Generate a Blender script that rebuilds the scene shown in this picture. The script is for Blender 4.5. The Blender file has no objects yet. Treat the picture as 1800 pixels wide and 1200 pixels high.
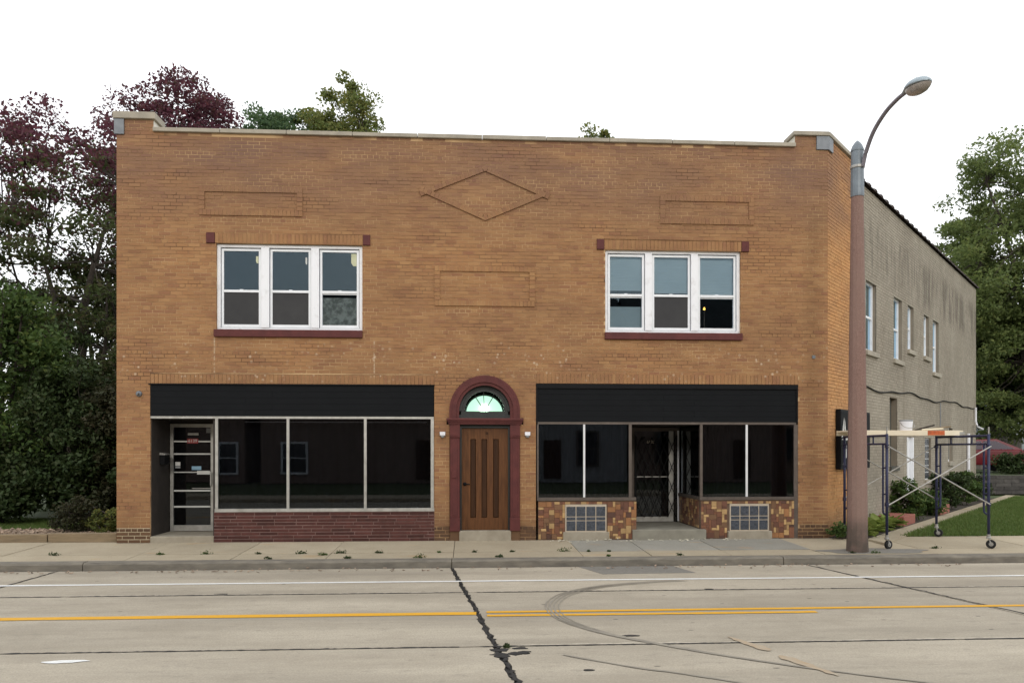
import bpy, math, random
import numpy as np
from mathutils import Vector, Matrix

random.seed(7)
SC = bpy.context.scene
COL = SC.collection
R = math.radians

# ------------------------------------------------------------------ camera, sky, sun, exposure
cam_d = bpy.data.cameras.new("camera")
cam = bpy.data.objects.new("camera", cam_d)
COL.objects.link(cam)
cam.location = (6.364, -14.40, 1.70)
cam.rotation_euler = (R(90), 0, R(-3.4))
cam_d.sensor_width = 36.0
cam_d.lens = 27.0
cam_d.shift_y = 190.0 / 1800.0
cam_d.clip_start = 0.05
cam_d.clip_end = 2000
SC.camera = cam

SUN_EL, SUN_AZ = 21.0, 1.0          # sun stands low behind the photographer, veiled by cloud
world = bpy.data.worlds.new("World")
SC.world = world
world.use_nodes = True
wn, wl = world.node_tree.nodes, world.node_tree.links
bg = wn["Background"]
sky = wn.new("ShaderNodeTexSky")
sky.sky_type = 'NISHITA'
sky.sun_disc = False
sky.sun_elevation = R(SUN_EL)
sky.sun_rotation = R(180 - SUN_AZ)
sky.air_density = 1.0
sky.dust_density = 4.0
mix = wn.new("ShaderNodeMix"); mix.data_type = 'RGBA'
mix.inputs[0].default_value = 0.90                     # closed white cloud deck over the blue
wl.new(sky.outputs[0], mix.inputs[6])
mix.inputs[7].default_value = (13.0, 13.2, 13.4, 1)
wl.new(mix.outputs[2], bg.inputs[0])
bg.inputs[1].default_value = 0.10

sun_d = bpy.data.lights.new("sun", 'SUN')
sun_d.energy = 0.6
sun_d.angle = R(12)
sun_d.color = (1.0, 0.94, 0.85)
sun = bpy.data.objects.new("sun", sun_d)
COL.objects.link(sun)
sun.rotation_euler = (R(90 - SUN_EL), 0, R(SUN_AZ))    # light travels towards +Y and down
sun.location = (6, -40, 20)

SC.view_settings.view_transform = 'Standard'
SC.view_settings.look = 'None'
SC.view_settings.gamma = 1
SC.view_settings.use_curve_mapping = False
SC.view_settings.exposure = 0.33

# ------------------------------------------------------------------ helpers
def tag(o, label=None, cat=None, group=None, kind=None):
    if label: o["label"] = label
    if cat: o["category"] = cat
    if group: o["group"] = group
    if kind: o["kind"] = kind
    return o

def empty(name, loc=(0, 0, 0), label=None, cat=None, group=None, parent=None):
    o = bpy.data.objects.new(name, None)
    o.empty_display_size = 0.2
    COL.objects.link(o)
    if parent is not None:
        setp(o, parent)
    else:
        o.location = loc
    return tag(o, label, cat, group)

def setp(o, parent):
    o.parent = parent
    # every part keeps world coordinates, so its parent's own location is the world one
    o.matrix_parent_inverse = Matrix.Translation(-Vector(parent.location))

def ident(x, y, z): return (x, y, z)

TH = R(43.1)
SD = (math.sin(TH), math.cos(TH)); SN = (math.cos(TH), -math.sin(TH)); P0 = (13.31, 0.0)
def side(u, n, z):            # along the splayed side wall, out from it, up
    return (P0[0] + u * SD[0] + n * SN[0], P0[1] + u * SD[1] + n * SN[1], z)

class MB:
    def __init__(self, xf=ident):
        self.v = []; self.f = []; self.xf = xf
    def add(self, vs, fs):
        b = len(self.v)
        self.v += [self.xf(*p) for p in vs]
        self.f += [tuple(b + i for i in q) for q in fs]
        return self
    def box(self, x0, x1, y0, y1, z0, z1):
        vs = [(x0,y0,z0),(x1,y0,z0),(x1,y1,z0),(x0,y1,z0),(x0,y0,z1),(x1,y0,z1),(x1,y1,z1),(x0,y1,z1)]
        return self.add(vs, [(0,3,2,1),(4,5,6,7),(0,1,5,4),(1,2,6,5),(2,3,7,6),(3,0,4,7)])
    def cham(self, x0, x1, y0, y1, z0, z1, c):      # box with its front (y0) edges chamfered
        vs = [(x0,y1,z0),(x1,y1,z0),(x1,y1,z1),(x0,y1,z1),
              (x0,y0+c,z0),(x1,y0+c,z0),(x1,y0+c,z1),(x0,y0+c,z1),
              (x0+c,y0,z0+c),(x1-c,y0,z0+c),(x1-c,y0,z1-c),(x0+c,y0,z1-c)]
        fs = [(8,9,10,11)]
        for i in range(4):
            j = (i+1) % 4
            fs += [(4+i,4+j,8+j,8+i),(i,j,4+j,4+i)]
        return self.add(vs, fs)
    def prism(self, pts, y0, y1):                    # polygon in x,z pushed from y0 to y1
        n = len(pts)
        vs = [(p[0], y0, p[1]) for p in pts] + [(p[0], y1, p[1]) for p in pts]
        fs = [tuple(range(n)), tuple(range(2*n-1, n-1, -1))]
        for i in range(n):
            j = (i+1) % n
            fs.append((i, i+n, j+n, j))
        return self.add(vs, fs)
    def plan(self, pts, z0, z1):                     # polygon in x,y pushed from z0 to z1
        n = len(pts)
        vs = [(p[0], p[1], z0) for p in pts] + [(p[0], p[1], z1) for p in pts]
        fs = [tuple(range(n-1, -1, -1)), tuple(range(n, 2*n))]
        for i in range(n):
            j = (i+1) % n
            fs.append((i, j, j+n, i+n))
        return self.add(vs, fs)
    def path(self, pts, rad, n=8, caps=True):        # tube along points, rad a number or a list
        pts = [Vector(self.xf(*p)) for p in pts]
        if not isinstance(rad, (list, tuple)): rad = [rad]*len(pts)
        b = len(self.v)
        for i, p in enumerate(pts):
            t = (pts[min(i+1, len(pts)-1)] - pts[max(i-1, 0)])
            if t.length < 1e-9: t = Vector((0,0,1))
            t.normalize()
            ref = Vector((0,0,1)) if abs(t.z) < .9 else Vector((1,0,0))
            a = t.cross(ref).normalized(); c = t.cross(a).normalized()
            for k in range(n):
                an = 2*math.pi*k/n
                self.v.append(tuple(p + (a*math.cos(an) + c*math.sin(an))*rad[i]))
        for i in range(len(pts)-1):
            for k in range(n):
                k2 = (k+1) % n
                self.f.append((b+i*n+k, b+(i+1)*n+k, b+(i+1)*n+k2, b+i*n+k2))
        if caps:
            self.f.append(tuple(b+k for k in range(n)))
            self.f.append(tuple(b+(len(pts)-1)*n+k for k in range(n-1,-1,-1)))
        return self
    def lathe(self, c, prof, n=16, axis='z'):        # prof = [(radius, height)]
        pts = []
        for r_, h in prof:
            for k in range(n):
                an = 2*math.pi*k/n
                q = (r_*math.cos(an), r_*math.sin(an), h)
                if axis == 'y': q = (q[0], q[2], q[1])
                if axis == 'x': q = (q[2], q[0], q[1])
                pts.append((c[0]+q[0], c[1]+q[1], c[2]+q[2]))
        fs = []
        for i in range(len(prof)-1):
            for k in range(n):
                k2 = (k+1) % n
                fs.append((i*n+k, i*n+k2, (i+1)*n+k2, (i+1)*n+k))
        fs.append(tuple(range(n-1,-1,-1)))
        fs.append(tuple((len(prof)-1)*n+k for k in range(n)))
        return self.add(pts, fs)
    def build(self, name, mat, parent=None, smooth=False, bevel=0):
        me = bpy.data.meshes.new(name)
        me.from_pydata(self.v, [], self.f)
        me.update()
        o = bpy.data.objects.new(name, me)
        COL.objects.link(o)
        if mat: me.materials.append(mat)
        if smooth: me.polygons.foreach_set("use_smooth", [True]*len(me.polygons))
        if bevel:
            b = o.modifiers.new("bevel", 'BEVEL'); b.width = bevel; b.segments = 2; b.limit_method = 'ANGLE'
        if parent is not None: setp(o, parent)
        return o

def box(name, mat, parent, *a, xf=ident, bevel=0):
    return MB(xf).box(*a).build(name, mat, parent, bevel=bevel)

def instance(name, me, parent, loc, scale=(1,1,1), rot=(0,0,0)):
    o = bpy.data.objects.new(name, me)
    COL.objects.link(o)
    o.location = loc; o.scale = scale; o.rotation_euler = rot
    if parent is not None: setp(o, parent)
    return o

def copy_tree(o, delta, parent=None):
    c = o.copy(); COL.objects.link(c)
    if parent is None:
        c.location = Vector(o.location) + Vector(delta)
    else:
        c.parent = parent
    for ch in [x for x in bpy.data.objects if x.parent == o]:
        copy_tree(ch, delta, c)
    return c

# ------------------------------------------------------------------ materials
class NT:
    def __init__(self, name):
        self.m = bpy.data.materials.new(name); self.m.use_nodes = True
        self.n = self.m.node_tree.nodes; self.l = self.m.node_tree.links
        self.p = self.n["Principled BSDF"]; self.out = self.n["Material Output"]
    def node(self, t, **kw):
        x = self.n.new(t)
        for k, v in kw.items(): setattr(x, k, v)
        return x
    def set(self, sock, v):
        if hasattr(v, "is_output"): self.l.new(v, sock)
        elif isinstance(v, (tuple, list)) and len(v) == 3 and sock.type == 'RGBA': sock.default_value = (*v, 1)
        else: sock.default_value = v
    def pos(self, scale=(1,1,1)):
        g = self.node("ShaderNodeNewGeometry")
        mp = self.node("ShaderNodeMapping"); mp.inputs[3].default_value = scale
        self.l.new(g.outputs["Position"], mp.inputs[0]); return mp.outputs[0]
    def noise(self, scale=5, stretch=(1,1,1), detail=5, rough=.6):
        t = self.node("ShaderNodeTexNoise"); t.inputs["Scale"].default_value = scale
        t.inputs["Detail"].default_value = detail; t.inputs["Roughness"].default_value = rough
        self.l.new(self.pos(stretch), t.inputs["Vector"]); return t.outputs["Fac"]
    def ramp(self, fac, stops):
        r_ = self.node("ShaderNodeValToRGB"); e = r_.color_ramp.elements
        while len(e) < len(stops): e.new(.5)
        for i, (p, c) in enumerate(stops):
            e[i].position = p
            e[i].color = (c, c, c, 1) if isinstance(c, (int, float)) else (*c, 1)
        self.l.new(fac, r_.inputs[0]); return r_.outputs[0]
    def mix(self, fac, a, b, mode='MIX'):
        x = self.node("ShaderNodeMix", data_type='RGBA', blend_type=mode)
        self.set(x.inputs[0], fac); self.set(x.inputs[6], a); self.set(x.inputs[7], b)
        return x.outputs[2]
    def math(self, op, a, b=0.0, c=None, clamp=False):
        x = self.node("ShaderNodeMath", operation=op); x.use_clamp = clamp
        self.set(x.inputs[0], a); self.set(x.inputs[1], b)
        if c is not None: self.set(x.inputs[2], c)
        return x.outputs[0]
    def maprange(self, v, a, b, c=0.0, d=1.0):
        x = self.node("ShaderNodeMapRange"); x.interpolation_type = 'SMOOTHSTEP'
        for i, q in enumerate((v, a, b, c, d)): self.set(x.inputs[i], q)
        return x.outputs[0]
    def xyz(self):
        g = self.node("ShaderNodeNewGeometry"); s = self.node("ShaderNodeSeparateXYZ")
        self.l.new(g.outputs["Position"], s.inputs[0]); return s.outputs
    def rand(self):                                   # one value for each loose piece or object
        g = self.node("ShaderNodeNewGeometry"); o = self.node("ShaderNodeObjectInfo")
        return self.math('FRACT', self.math('ADD', g.outputs["Random Per Island"], o.outputs["Random"]))
    def bump(self, h, strength=.3, dist=.01):
        b = self.node("ShaderNodeBump"); b.inputs["Strength"].default_value = strength
        b.inputs["Distance"].default_value = dist
        self.l.new(h, b.inputs["Height"]); self.l.new(b.outputs[0], self.p.inputs["Normal"])
    def done(self, col, rough=.8, metal=0.0, spec=.4):
        self.set(self.p.inputs["Base Color"], col); self.set(self.p.inputs["Roughness"], rough)
        self.p.inputs["Metallic"].default_value = metal
        self.p.inputs["Specular IOR Level"].default_value = spec
        return self.m

def pm(name, a, b=None, scale=4, rough=.8, metal=0, stretch=(1,1,1), bump=0, bscale=60, var=0, spec=.4, dist=.004, lo=.3, hi=.7):
    t = NT(name)
    if b is None: b = tuple(x*.75 for x in a)
    c = t.ramp(t.noise(scale, stretch), [(lo, b), (hi, a)])
    if var:
        v = t.maprange(t.rand(), 0, 1, 1-var, 1+var)
        x = t.node("ShaderNodeVectorMath", operation='SCALE'); t.l.new(c, x.inputs[0]); t.l.new(v, x.inputs[3]); c = x.outputs[0]
    if bump: t.bump(t.noise(bscale, stretch, 4), bump, dist)
    return t.done(c, rough, metal, spec)

def glass_mat(name, tint=(.8,.9,1.0), trans=(.75,.8,.82), rough=.01, ior=1.5, wav=.0):
    t = NT(name)
    tr = t.node("ShaderNodeBsdfTransparent"); tr.inputs[0].default_value = (*trans, 1)
    gl = t.node("ShaderNodeBsdfGlossy"); gl.inputs[0].default_value = (*tint, 1); gl.inputs[1].default_value = rough
    fr = t.node("ShaderNodeFresnel"); fr.inputs[0].default_value = ior
    if wav:
        b = t.node("ShaderNodeBump"); b.inputs["Strength"].default_value = wav; b.inputs["Distance"].default_value = .01
        t.l.new(t.noise(2.2, (1,1,1), 1), b.inputs["Height"]); t.l.new(b.outputs[0], gl.inputs["Normal"])
    mx = t.node("ShaderNodeMixShader")
    t.l.new(fr.outputs[0], mx.inputs[0]); t.l.new(tr.outputs[0], mx.inputs[1]); t.l.new(gl.outputs[0], mx.inputs[2])
    t.l.new(mx.outputs[0], t.out.inputs[0]); t.n.remove(t.p)
    return t.m

def brick_mat(name, cols, top=True, spots=True, tone=1.0):
    t = NT(name)
    n = len(cols)
    c = t.ramp(t.rand(), [(i/(n-1), cc) for i, cc in enumerate(cols)])
    big = t.noise(.55, (1,1,1.6), 4)
    c = t.mix(t.ramp(big, [(.38, 0.0), (.62, .55)]), c, tuple(x*tone for x in (.205,.110,.058)))
    med = t.noise(2.6, (1,1,2.5), 5)
    c = t.mix(t.ramp(med, [(.42, 0.0), (.66, .38)]), c, (.385,.222,.096)) if spots or tone > 1 else c
    X, Y, Z = t.xyz()
    if top:       # sooty purple-brown weathering of the parapet and the rain-washed foot of the wall
        k = t.math('MULTIPLY', t.maprange(Z, 5.4, 7.0), t.ramp(t.noise(1.1, (.6,1,1.6), 5), [(.30, .15), (.70, .85)]))
        c = t.mix(k, c, (.175,.102,.076))
        k2 = t.math('MULTIPLY', t.maprange(Z, .75, .15), t.ramp(t.noise(2.0), [(.35, .1), (.65, .8)]))
        c = t.mix(k2, c, (.15,.085,.045))
    if spots:     # flecks of old paint left on the wall above the shops
        vo = t.node("ShaderNodeTexVoronoi"); vo.inputs["Scale"].default_value = 8.5
        t.l.new(t.pos(), vo.inputs["Vector"])
        dot = t.maprange(vo.outputs["Distance"], .26, .14)
        band = t.math('MULTIPLY', t.maprange(Z, 2.9, 3.05), t.maprange(Z, 3.95, 3.35))
        pat = t.ramp(t.noise(1.0, (1,1,1), 3), [(.44, 0.0), (.60, .70)])
        c = t.mix(t.math('MULTIPLY', t.math('MULTIPLY', dot, band), pat), c, (.56,.44,.32))
        for lx in (1.745, 4.655):      # runs of old caulk
            ln = t.maprange(t.math('ABSOLUTE', t.math('SUBTRACT', X, lx)), .014, .008)
            zb = t.math('MULTIPLY', t.maprange(Z, 3.0, 3.1), t.maprange(Z, 3.78, 3.72))
            c = t.mix(t.math('MULTIPLY', t.math('MULTIPLY', ln, zb), t.ramp(t.noise(14), [(.42,0.0),(.55,.5)])), c, (.62,.52,.38))
    t.bump(t.noise(90, (1,1,1), 3), .35, .004)
    return t.done(c, .9, 0, .25)

M = {}
M['brick'] = brick_mat("tan_brick", [(.242,.118,.060),(.334,.173,.080),(.290,.145,.067),(.362,.198,.092),(.252,.118,.064),(.313,.160,.073)])
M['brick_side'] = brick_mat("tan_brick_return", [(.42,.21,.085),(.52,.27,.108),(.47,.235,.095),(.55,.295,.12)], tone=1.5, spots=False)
M['brick_dark'] = brick_mat("brown_base_brick", [(.085,.05,.032),(.12,.068,.04),(.15,.085,.046),(.07,.042,.03)], top=False, spots=False, tone=.5)
t = NT("tan_mortar")
cm = t.ramp(t.noise(.9, (.7,1,2.4), 5), [(.36, (.13,.078,.048)), (.46, (.33,.20,.11)), (.58, (.52,.35,.19))])
M['mortar'] = t.done(cm, .95, 0, .1)
M['mortar_light'] = pm("light_mortar", (.55,.46,.32), (.42,.34,.22), 6, .95)
# painted side wall with rain streaks
t = NT("grey_painted_brick")
c = t.ramp(t.noise(.8, (1,1,.8), 5), [(.3, (.265,.235,.188)), (.7, (.345,.310,.250))])
rr = t.maprange(t.rand(), 0, 1, .94, 1.06)
x = t.node("ShaderNodeVectorMath", operation='SCALE'); t.l.new(c, x.inputs[0]); t.l.new(rr, x.inputs[3]); c = x.outputs[0]
X, Y, Z = t.xyz()
zb = t.math('MULTIPLY', t.maprange(Z, 5.3, 5.9), t.maprange(Z, 7.0, 6.5))
st = t.math('MULTIPLY', t.ramp(t.noise(3.2, (1,1,.16), 4), [(.45, 0.0), (.58, 1.0)]), t.ramp(t.noise(.9, (1,1,.5), 3), [(.34, 0.0), (.52, 1.0)]))
c = t.mix(t.math('MULTIPLY', t.math('MULTIPLY', zb, st), .6), c, (.10,.085,.07))
st2 = t.math('MULTIPLY', t.ramp(t.noise(2.4, (1,1,.12), 4), [(.57, 0.0), (.68, .5)]), t.maprange(Z, 6.0, 4.0))
c = t.mix(st2, c, (.19,.155,.115))
t.bump(t.noise(60, (1,1,1), 3), .3, .004)
M['grey'] = t.done(c, .9, 0, .2)
M['grey_mortar'] = pm("grey_painted_joint", (.25,.215,.165), (.20,.17,.13), 3, .95)
M['maroon'] = pm("maroon_paint", (.118,.034,.031), (.082,.025,.024), 6, .6, bump=.15, bscale=30, spec=.2)
M['maroon_brick'] = pm("maroon_roman_brick", (.090,.032,.026), (.056,.022,.019), 9, .6, var=.28, bump=.3, bscale=50, spec=.2)
M['maroon_joint'] = pm("grey_red_joint", (.25,.165,.145), (.16,.10,.088), 8, .95)
M['stone'] = pm("limestone_coping", (.40,.36,.29), (.27,.245,.20), 3, .9, bump=.3, bscale=40)
M['tin'] = pm("grey_sheet_metal", (.20,.215,.23), (.14,.15,.165), 5, .5, .3)
M['white_side'] = pm("pale_flashing", (.72,.69,.60), (.55,.52,.44), 5, .6)
M['white'] = pm("chipped_white_paint", (.78,.79,.82), (.60,.60,.61), 5, .55, lo=.2, hi=.45, bump=.1, bscale=30)
M['vinyl'] = pm("white_vinyl_sash", (.80,.82,.85), (.70,.72,.74), 4, .35)
M['black'] = pm("black_fascia_paint", (.0065,.0075,.009), (.005,.0058,.007), 2.5, .65, bump=.08, bscale=9, spec=.12)
M['black_trim'] = pm("black_trim", (.006,.006,.007), (.004,.004,.005), 6, .6, spec=.15)
M['alum'] = pm("weathered_aluminium", (.50,.49,.46), (.33,.32,.29), 7, .45, .55)
M['bronze'] = pm("brown_anodised_frame", (.13,.105,.088), (.085,.068,.057), 7, .5, .3)
M['white_strip'] = pm("white_joint_strip", (.75,.76,.76), (.62,.62,.62), 5, .5)
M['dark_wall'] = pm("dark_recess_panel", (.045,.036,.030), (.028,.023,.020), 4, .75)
M['curtain'] = pm("black_brown_curtain", (.050,.054,.060), (.022,.026,.031), 1.6, .9, stretch=(3,3,.2))
M['plaster'] = pm("dim_room_plaster", (.10,.095,.085), (.07,.066,.06), 2, .9)
M['room'] = pm("dark_room_wall", (.10,.085,.065), (.065,.055,.042), 2, .9)
M['wood'] = pm("varnished_oak_door", (.140,.058,.021), (.070,.028,.011), 5, .5, stretch=(5,5,.5), bump=.15, bscale=20, spec=.2)
M['wood_dark'] = pm("dark_oak_groove", (.055,.024,.010), (.032,.014,.007), 5, .6, spec=.15, stretch=(5,5,.5))
M['frame_dark'] = pm("black_green_frame_paint", (.025,.028,.027), (.016,.018,.018), 6, .4)
M['concrete'] = pm("step_concrete", (.36,.32,.25), (.26,.225,.17), 4, .9, bump=.3, bscale=50)
M['concrete_grey'] = pm("grey_step_concrete", (.27,.255,.205), (.19,.175,.14), 4, .9, bump=.3, bscale=50)
M['glass'] = glass_mat("window_glass", (.50,.68,.82), (.86,.90,.92))
M['shop_glass'] = glass_mat("shop_glass", (.80,.88,.95), (.5,.5,.52), wav=.02)
M['shade'] = pm("pale_roller_shade", (.50,.56,.57), (.42,.48,.50), 1.5, .8)
M['screen'] = pm("grey_insect_screen", (.045,.045,.046), (.032,.032,.034), 2, .8)
M['paper'] = pm("patterned_paper", (.42,.41,.36), (.20,.195,.17), 9, .85, lo=.42, hi=.58)
t = NT("green_mirror_pane")     # green mirror added so the fanlight reflects bright sky and sun
M['mirror'] = t.done((.38,.66,.50), .07, 1.0, .5)
M['glassblock'] = pm("glass_block", (.085,.095,.115), (.035,.04,.05), 30, .2, bump=.6, bscale=45, spec=.4, dist=.01)
M['cement'] = pm("cement_joint", (.50,.43,.34), (.40,.33,.25), 6, .9)
M['tile'] = []
for nm, a in (("rust", (.20,.085,.046)), ("red_brown", (.155,.068,.043)), ("brown", (.19,.10,.052)), ("tan", (.47,.30,.135)), ("orange", (.32,.15,.062)), ("dark", (.10,.048,.034))):
    M['tile'].append(pm("glazed_tile_" + nm, a, tuple(q*.8 for q in a), 14, .42, var=.15))
M['tile_joint'] = pm("tile_joint", (.16,.105,.07), (.11,.07,.05), 8, .95)
M['red_print'] = pm("red_number_plate", (.30,.03,.03), (.22,.025,.025), 5, .5)
M['print_white'] = pm("white_print", (.62,.62,.60), (.50,.50,.48), 5, .6)
M['print_blue'] = pm("blue_print", (.25,.42,.55), (.2,.34,.46), 9, .6)
M['print_yellow'] = pm("pale_yellow_sticker", (.55,.56,.38), (.45,.46,.30), 8, .7)
M['blade'] = pm("black_gate_steel", (.008,.008,.008), (.005,.005,.005), 8, .7, 0, spec=.15)
M['steel'] = pm("galvanised_steel", (.40,.39,.37), (.28,.27,.245), 12, .45, .6)
M['blue_steel'] = pm("dark_blue_scaffold_paint", (.025,.030,.085), (.018,.021,.052), 9, .45)
M['rubber'] = pm("black_rubber", (.015,.015,.015), (.010,.010,.010), 9, .8)
M['plank_wood'] = pm("pale_plywood_plank", (.78,.70,.54), (.64,.56,.42), 4, .75, stretch=(.6,4,4))
M['orange_mark'] = pm("orange_label", (.60,.14,.035), (.30,.06,.02), 16, .6)
M['white_plastic'] = pm("white_plastic", (.78,.78,.82), (.70,.70,.74), 4, .35)
M['grey_plastic'] = pm("grey_plastic", (.28,.29,.30), (.22,.23,.24), 5, .5)
# lamp post of brown exposed-aggregate concrete
t = NT("brown_aggregate_concrete")
c = t.ramp(t.noise(120, (1,1,1), 2, .8), [(.30, (.10,.055,.046)), (.5, (.20,.118,.096)), (.72, (.38,.26,.22))])
c = t.mix(t.ramp(t.noise(1.5, (3,3,.35), 5), [(.38, .0), (.68, .55)]), c, (.25,.175,.145))
X, Y, Z = t.xyz()
c = t.mix(t.math('MULTIPLY', t.maprange(Z, .62, .30), t.ramp(t.noise(5), [(.3,.45),(.6,.9)])), c, (.075,.062,.05))
t.bump(t.noise(120, (1,1,1), 2), .4, .006)
M['pole'] = t.done(c, .85, 0, .3)
M['pole_metal'] = pm("blue_grey_pole_metal", (.19,.22,.245), (.145,.165,.185), 6, .5, .35)
M['arm'] = pm("weathered_lamp_arm", (.23,.21,.235), (.165,.15,.17), 9, .5, .2)
M['lum'] = pm("lamp_housing_grey", (.36,.42,.46), (.27,.32,.35), 7, .4, .3)
M['lens'] = pm("dusty_lamp_lens", (.36,.32,.285), (.24,.22,.20), 9, .25, spec=.6)
M['asphalt'] = pm("dark_patch_asphalt", (.225,.21,.185), (.165,.155,.135), 25, .9, bump=.5, bscale=120)
M['tar'] = pm("black_crack_sealant", (.030,.028,.026), (.018,.017,.016), 20, .8)
M['yellow'] = pm("worn_yellow_line", (.66,.345,.022), (.54,.29,.035), 18, .7, lo=.25, hi=.5)
M['white_line'] = pm("worn_white_line", (.76,.76,.74), (.60,.60,.57), 18, .7, lo=.25, hi=.5)
M['rust_mark'] = pm("orange_spray_mark", (.385,.28,.175), (.375,.325,.25), 8, .85)
# concrete road with tyre-dark lanes, oil specks and a few pale blotches
t = NT("road_concrete")
c = t.ramp(t.noise(.9, (.16,1.3,1), 6, .62), [(.32, (.320,.278,.216)), (.50, (.440,.385,.300)), (.68, (.54,.475,.372))])
c = t.mix(t.ramp(t.noise(1.7, (.8,1,1), 5, .7), [(.45, 0.0), (.70, .45)]), c, (.30,.255,.19))
c = t.mix(t.ramp(t.noise(60, (1,1,1), 3, .8), [(.35, .55), (.65, 0.0)]), c, (.22,.20,.165))
c = t.mix(t.ramp(t.noise(9, (.5,1.6,1), 6, .7), [(.56, 0.0), (.72, .5)]), c, (.19,.172,.142))
c = t.mix(t.ramp(t.noise(26, (1,1.4,1), 4, .7), [(.60, 0.0), (.70, .5)]), c, (.46,.42,.345))
vo = t.node("ShaderNodeTexVoronoi"); vo.inputs["Scale"].default_value = 2.8
t.l.new(t.pos((.7,1.4,1)), vo.inputs["Vector"])
c = t.mix(t.math('MULTIPLY', t.maprange(vo.outputs["Distance"], .075, .045), t.ramp(t.noise(.7), [(.40, 0.0), (.52, .8)])), c, (.08,.072,.062))
v = t.maprange(t.rand(), 0, 1, .93, 1.06)
x = t.node("ShaderNodeVectorMath", operation='SCALE'); t.l.new(c, x.inputs[0]); t.l.new(v, x.inputs[3]); c = x.outputs[0]
t.bump(t.noise(150, (1,1,1), 3), .35, .004)
M['road'] = t.done(c, .88, 0, .3)
def walk_mat(name, a, b):
    t = NT(name)
    c = t.ramp(t.noise(1.3, (1,1,1), 6, .65), [(.3, b), (.7, a)])
    c = t.mix(t.ramp(t.noise(45, (1,1,1), 3, .8), [(.35, .4), (.62, 0.0)]), c, tuple(q*.62 for q in b))
    c = t.mix(t.ramp(t.noise(1.0, (1,2.2,1), 3), [(.62, 0.0), (.72, .35)]), c, (.42,.24,.09))
    v = t.maprange(t.rand(), 0, 1, .92, 1.07)
    x = t.node("ShaderNodeVectorMath", operation='SCALE'); t.l.new(c, x.inputs[0]); t.l.new(v, x.inputs[3])
    t.bump(t.noise(120, (1,1,1), 3), .3, .004)
    return t.done(x.outputs[0], .9, 0, .3)
M['walk'] = walk_mat("tan_sidewalk_concrete", (.46,.395,.285), (.37,.31,.22))
M['walk_grey'] = walk_mat("grey_sidewalk_concrete", (.345,.33,.285), (.275,.26,.22))
M['joint'] = pm("sandy_joint", (.17,.145,.105), (.10,.085,.06), 20, .95)
M['kerb'] = pm("weathered_kerb", (.225,.20,.16), (.12,.108,.09), 5, .9, stretch=(.6,2,2), bump=.4, bscale=60)
M['soil'] = pm("dark_soil", (.055,.042,.03), (.03,.024,.018), 8, .95, bump=.5, bscale=30)
M['lawn'] = pm("lawn_ground", (.060,.085,.025), (.035,.05,.017), 3, .95)
M['ground'] = pm("far_ground", (.075,.085,.04), (.05,.06,.03), .3, .95)
M['timber'] = pm("weathered_timber", (.27,.20,.12), (.16,.12,.075), 5, .9, stretch=(.5,4,4), bump=.4, bscale=20)
M['chip'] = pm("wood_chip", (.36,.27,.20), (.20,.145,.105), 9, .9, var=.45)
M['bark'] = pm("tree_bark", (.055,.043,.034), (.028,.023,.019), 8, .95, stretch=(3,3,.6), bump=.6, bscale=14)

def leaf_mat(name, cols, transl=.35):
    t = NT(name)
    n = len(cols)
    c = t.ramp(t.rand(), [(i/(n-1), cc) for i, cc in enumerate(cols)])
    c = t.mix(t.ramp(t.noise(.7, (1,1,1), 2), [(.35, 0.0), (.65, .5)]), c, cols[0])
    t.done(c, .6, 0, .25)
    tr = t.node("ShaderNodeBsdfTranslucent"); t.l.new(c, tr.inputs[0])
    mx = t.node("ShaderNodeMixShader"); mx.inputs[0].default_value = transl
    t.l.new(t.p.outputs[0], mx.inputs[1]); t.l.new(tr.outputs[0], mx.inputs[2]); t.l.new(mx.outputs[0], t.out.inputs[0])
    return t.m
M['leaf_purple'] = leaf_mat("purple_maple_leaf", [(.105,.034,.054),(.14,.044,.064),(.085,.044,.050),(.16,.052,.060),(.075,.060,.036)], .45)
M['leaf_mixed'] = leaf_mat("green_purple_maple_leaf", [(.058,.082,.027),(.076,.104,.032),(.075,.052,.036),(.095,.12,.038),(.092,.062,.036)], .45)
M['leaf_green'] = leaf_mat("mid_green_leaf", [(.050,.088,.025),(.074,.125,.032),(.10,.155,.038),(.060,.105,.030),(.15,.18,.042)])
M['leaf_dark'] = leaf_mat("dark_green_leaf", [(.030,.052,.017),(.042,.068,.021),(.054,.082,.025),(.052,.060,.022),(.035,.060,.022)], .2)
M['leaf_brown'] = leaf_mat("bronze_green_leaf", [(.034,.036,.016),(.044,.040,.018),(.036,.046,.018),(.052,.038,.020)], .2)
M['leaf_right'] = leaf_mat("broad_tree_leaf", [(.11,.15,.052),(.145,.19,.060),(.185,.23,.068),(.125,.17,.058),(.22,.235,.072)], .5)
M['leaf_yellow'] = leaf_mat("yellowing_leaf", [(.14,.18,.055),(.19,.21,.06),(.26,.22,.06),(.12,.17,.055),(.22,.22,.065)], .5)
M['leaf_blue'] = leaf_mat("blue_green_leaf", [(.075,.13,.065),(.10,.16,.075),(.09,.145,.06),(.13,.175,.065)], .5)
M['leaf_hosta'] = leaf_mat("hosta_leaf", [(.19,.26,.055),(.26,.33,.075),(.32,.36,.11),(.15,.22,.05)])
M['grass'] = leaf_mat("grass_blade", [(.085,.14,.032),(.11,.17,.042),(.14,.20,.052),(.17,.19,.065)], .3)

# ------------------------------------------------------------------ setting: ground, road, kerb, sidewalk
def struct(o): o["kind"] = "structure"; return o

struct(MB().add([(-400,-400,-.32),(400,-400,-.32),(400,600,-.32),(-400,600,-.32)], [(0,1,2,3)]).build("ground", M['ground']))

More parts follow.
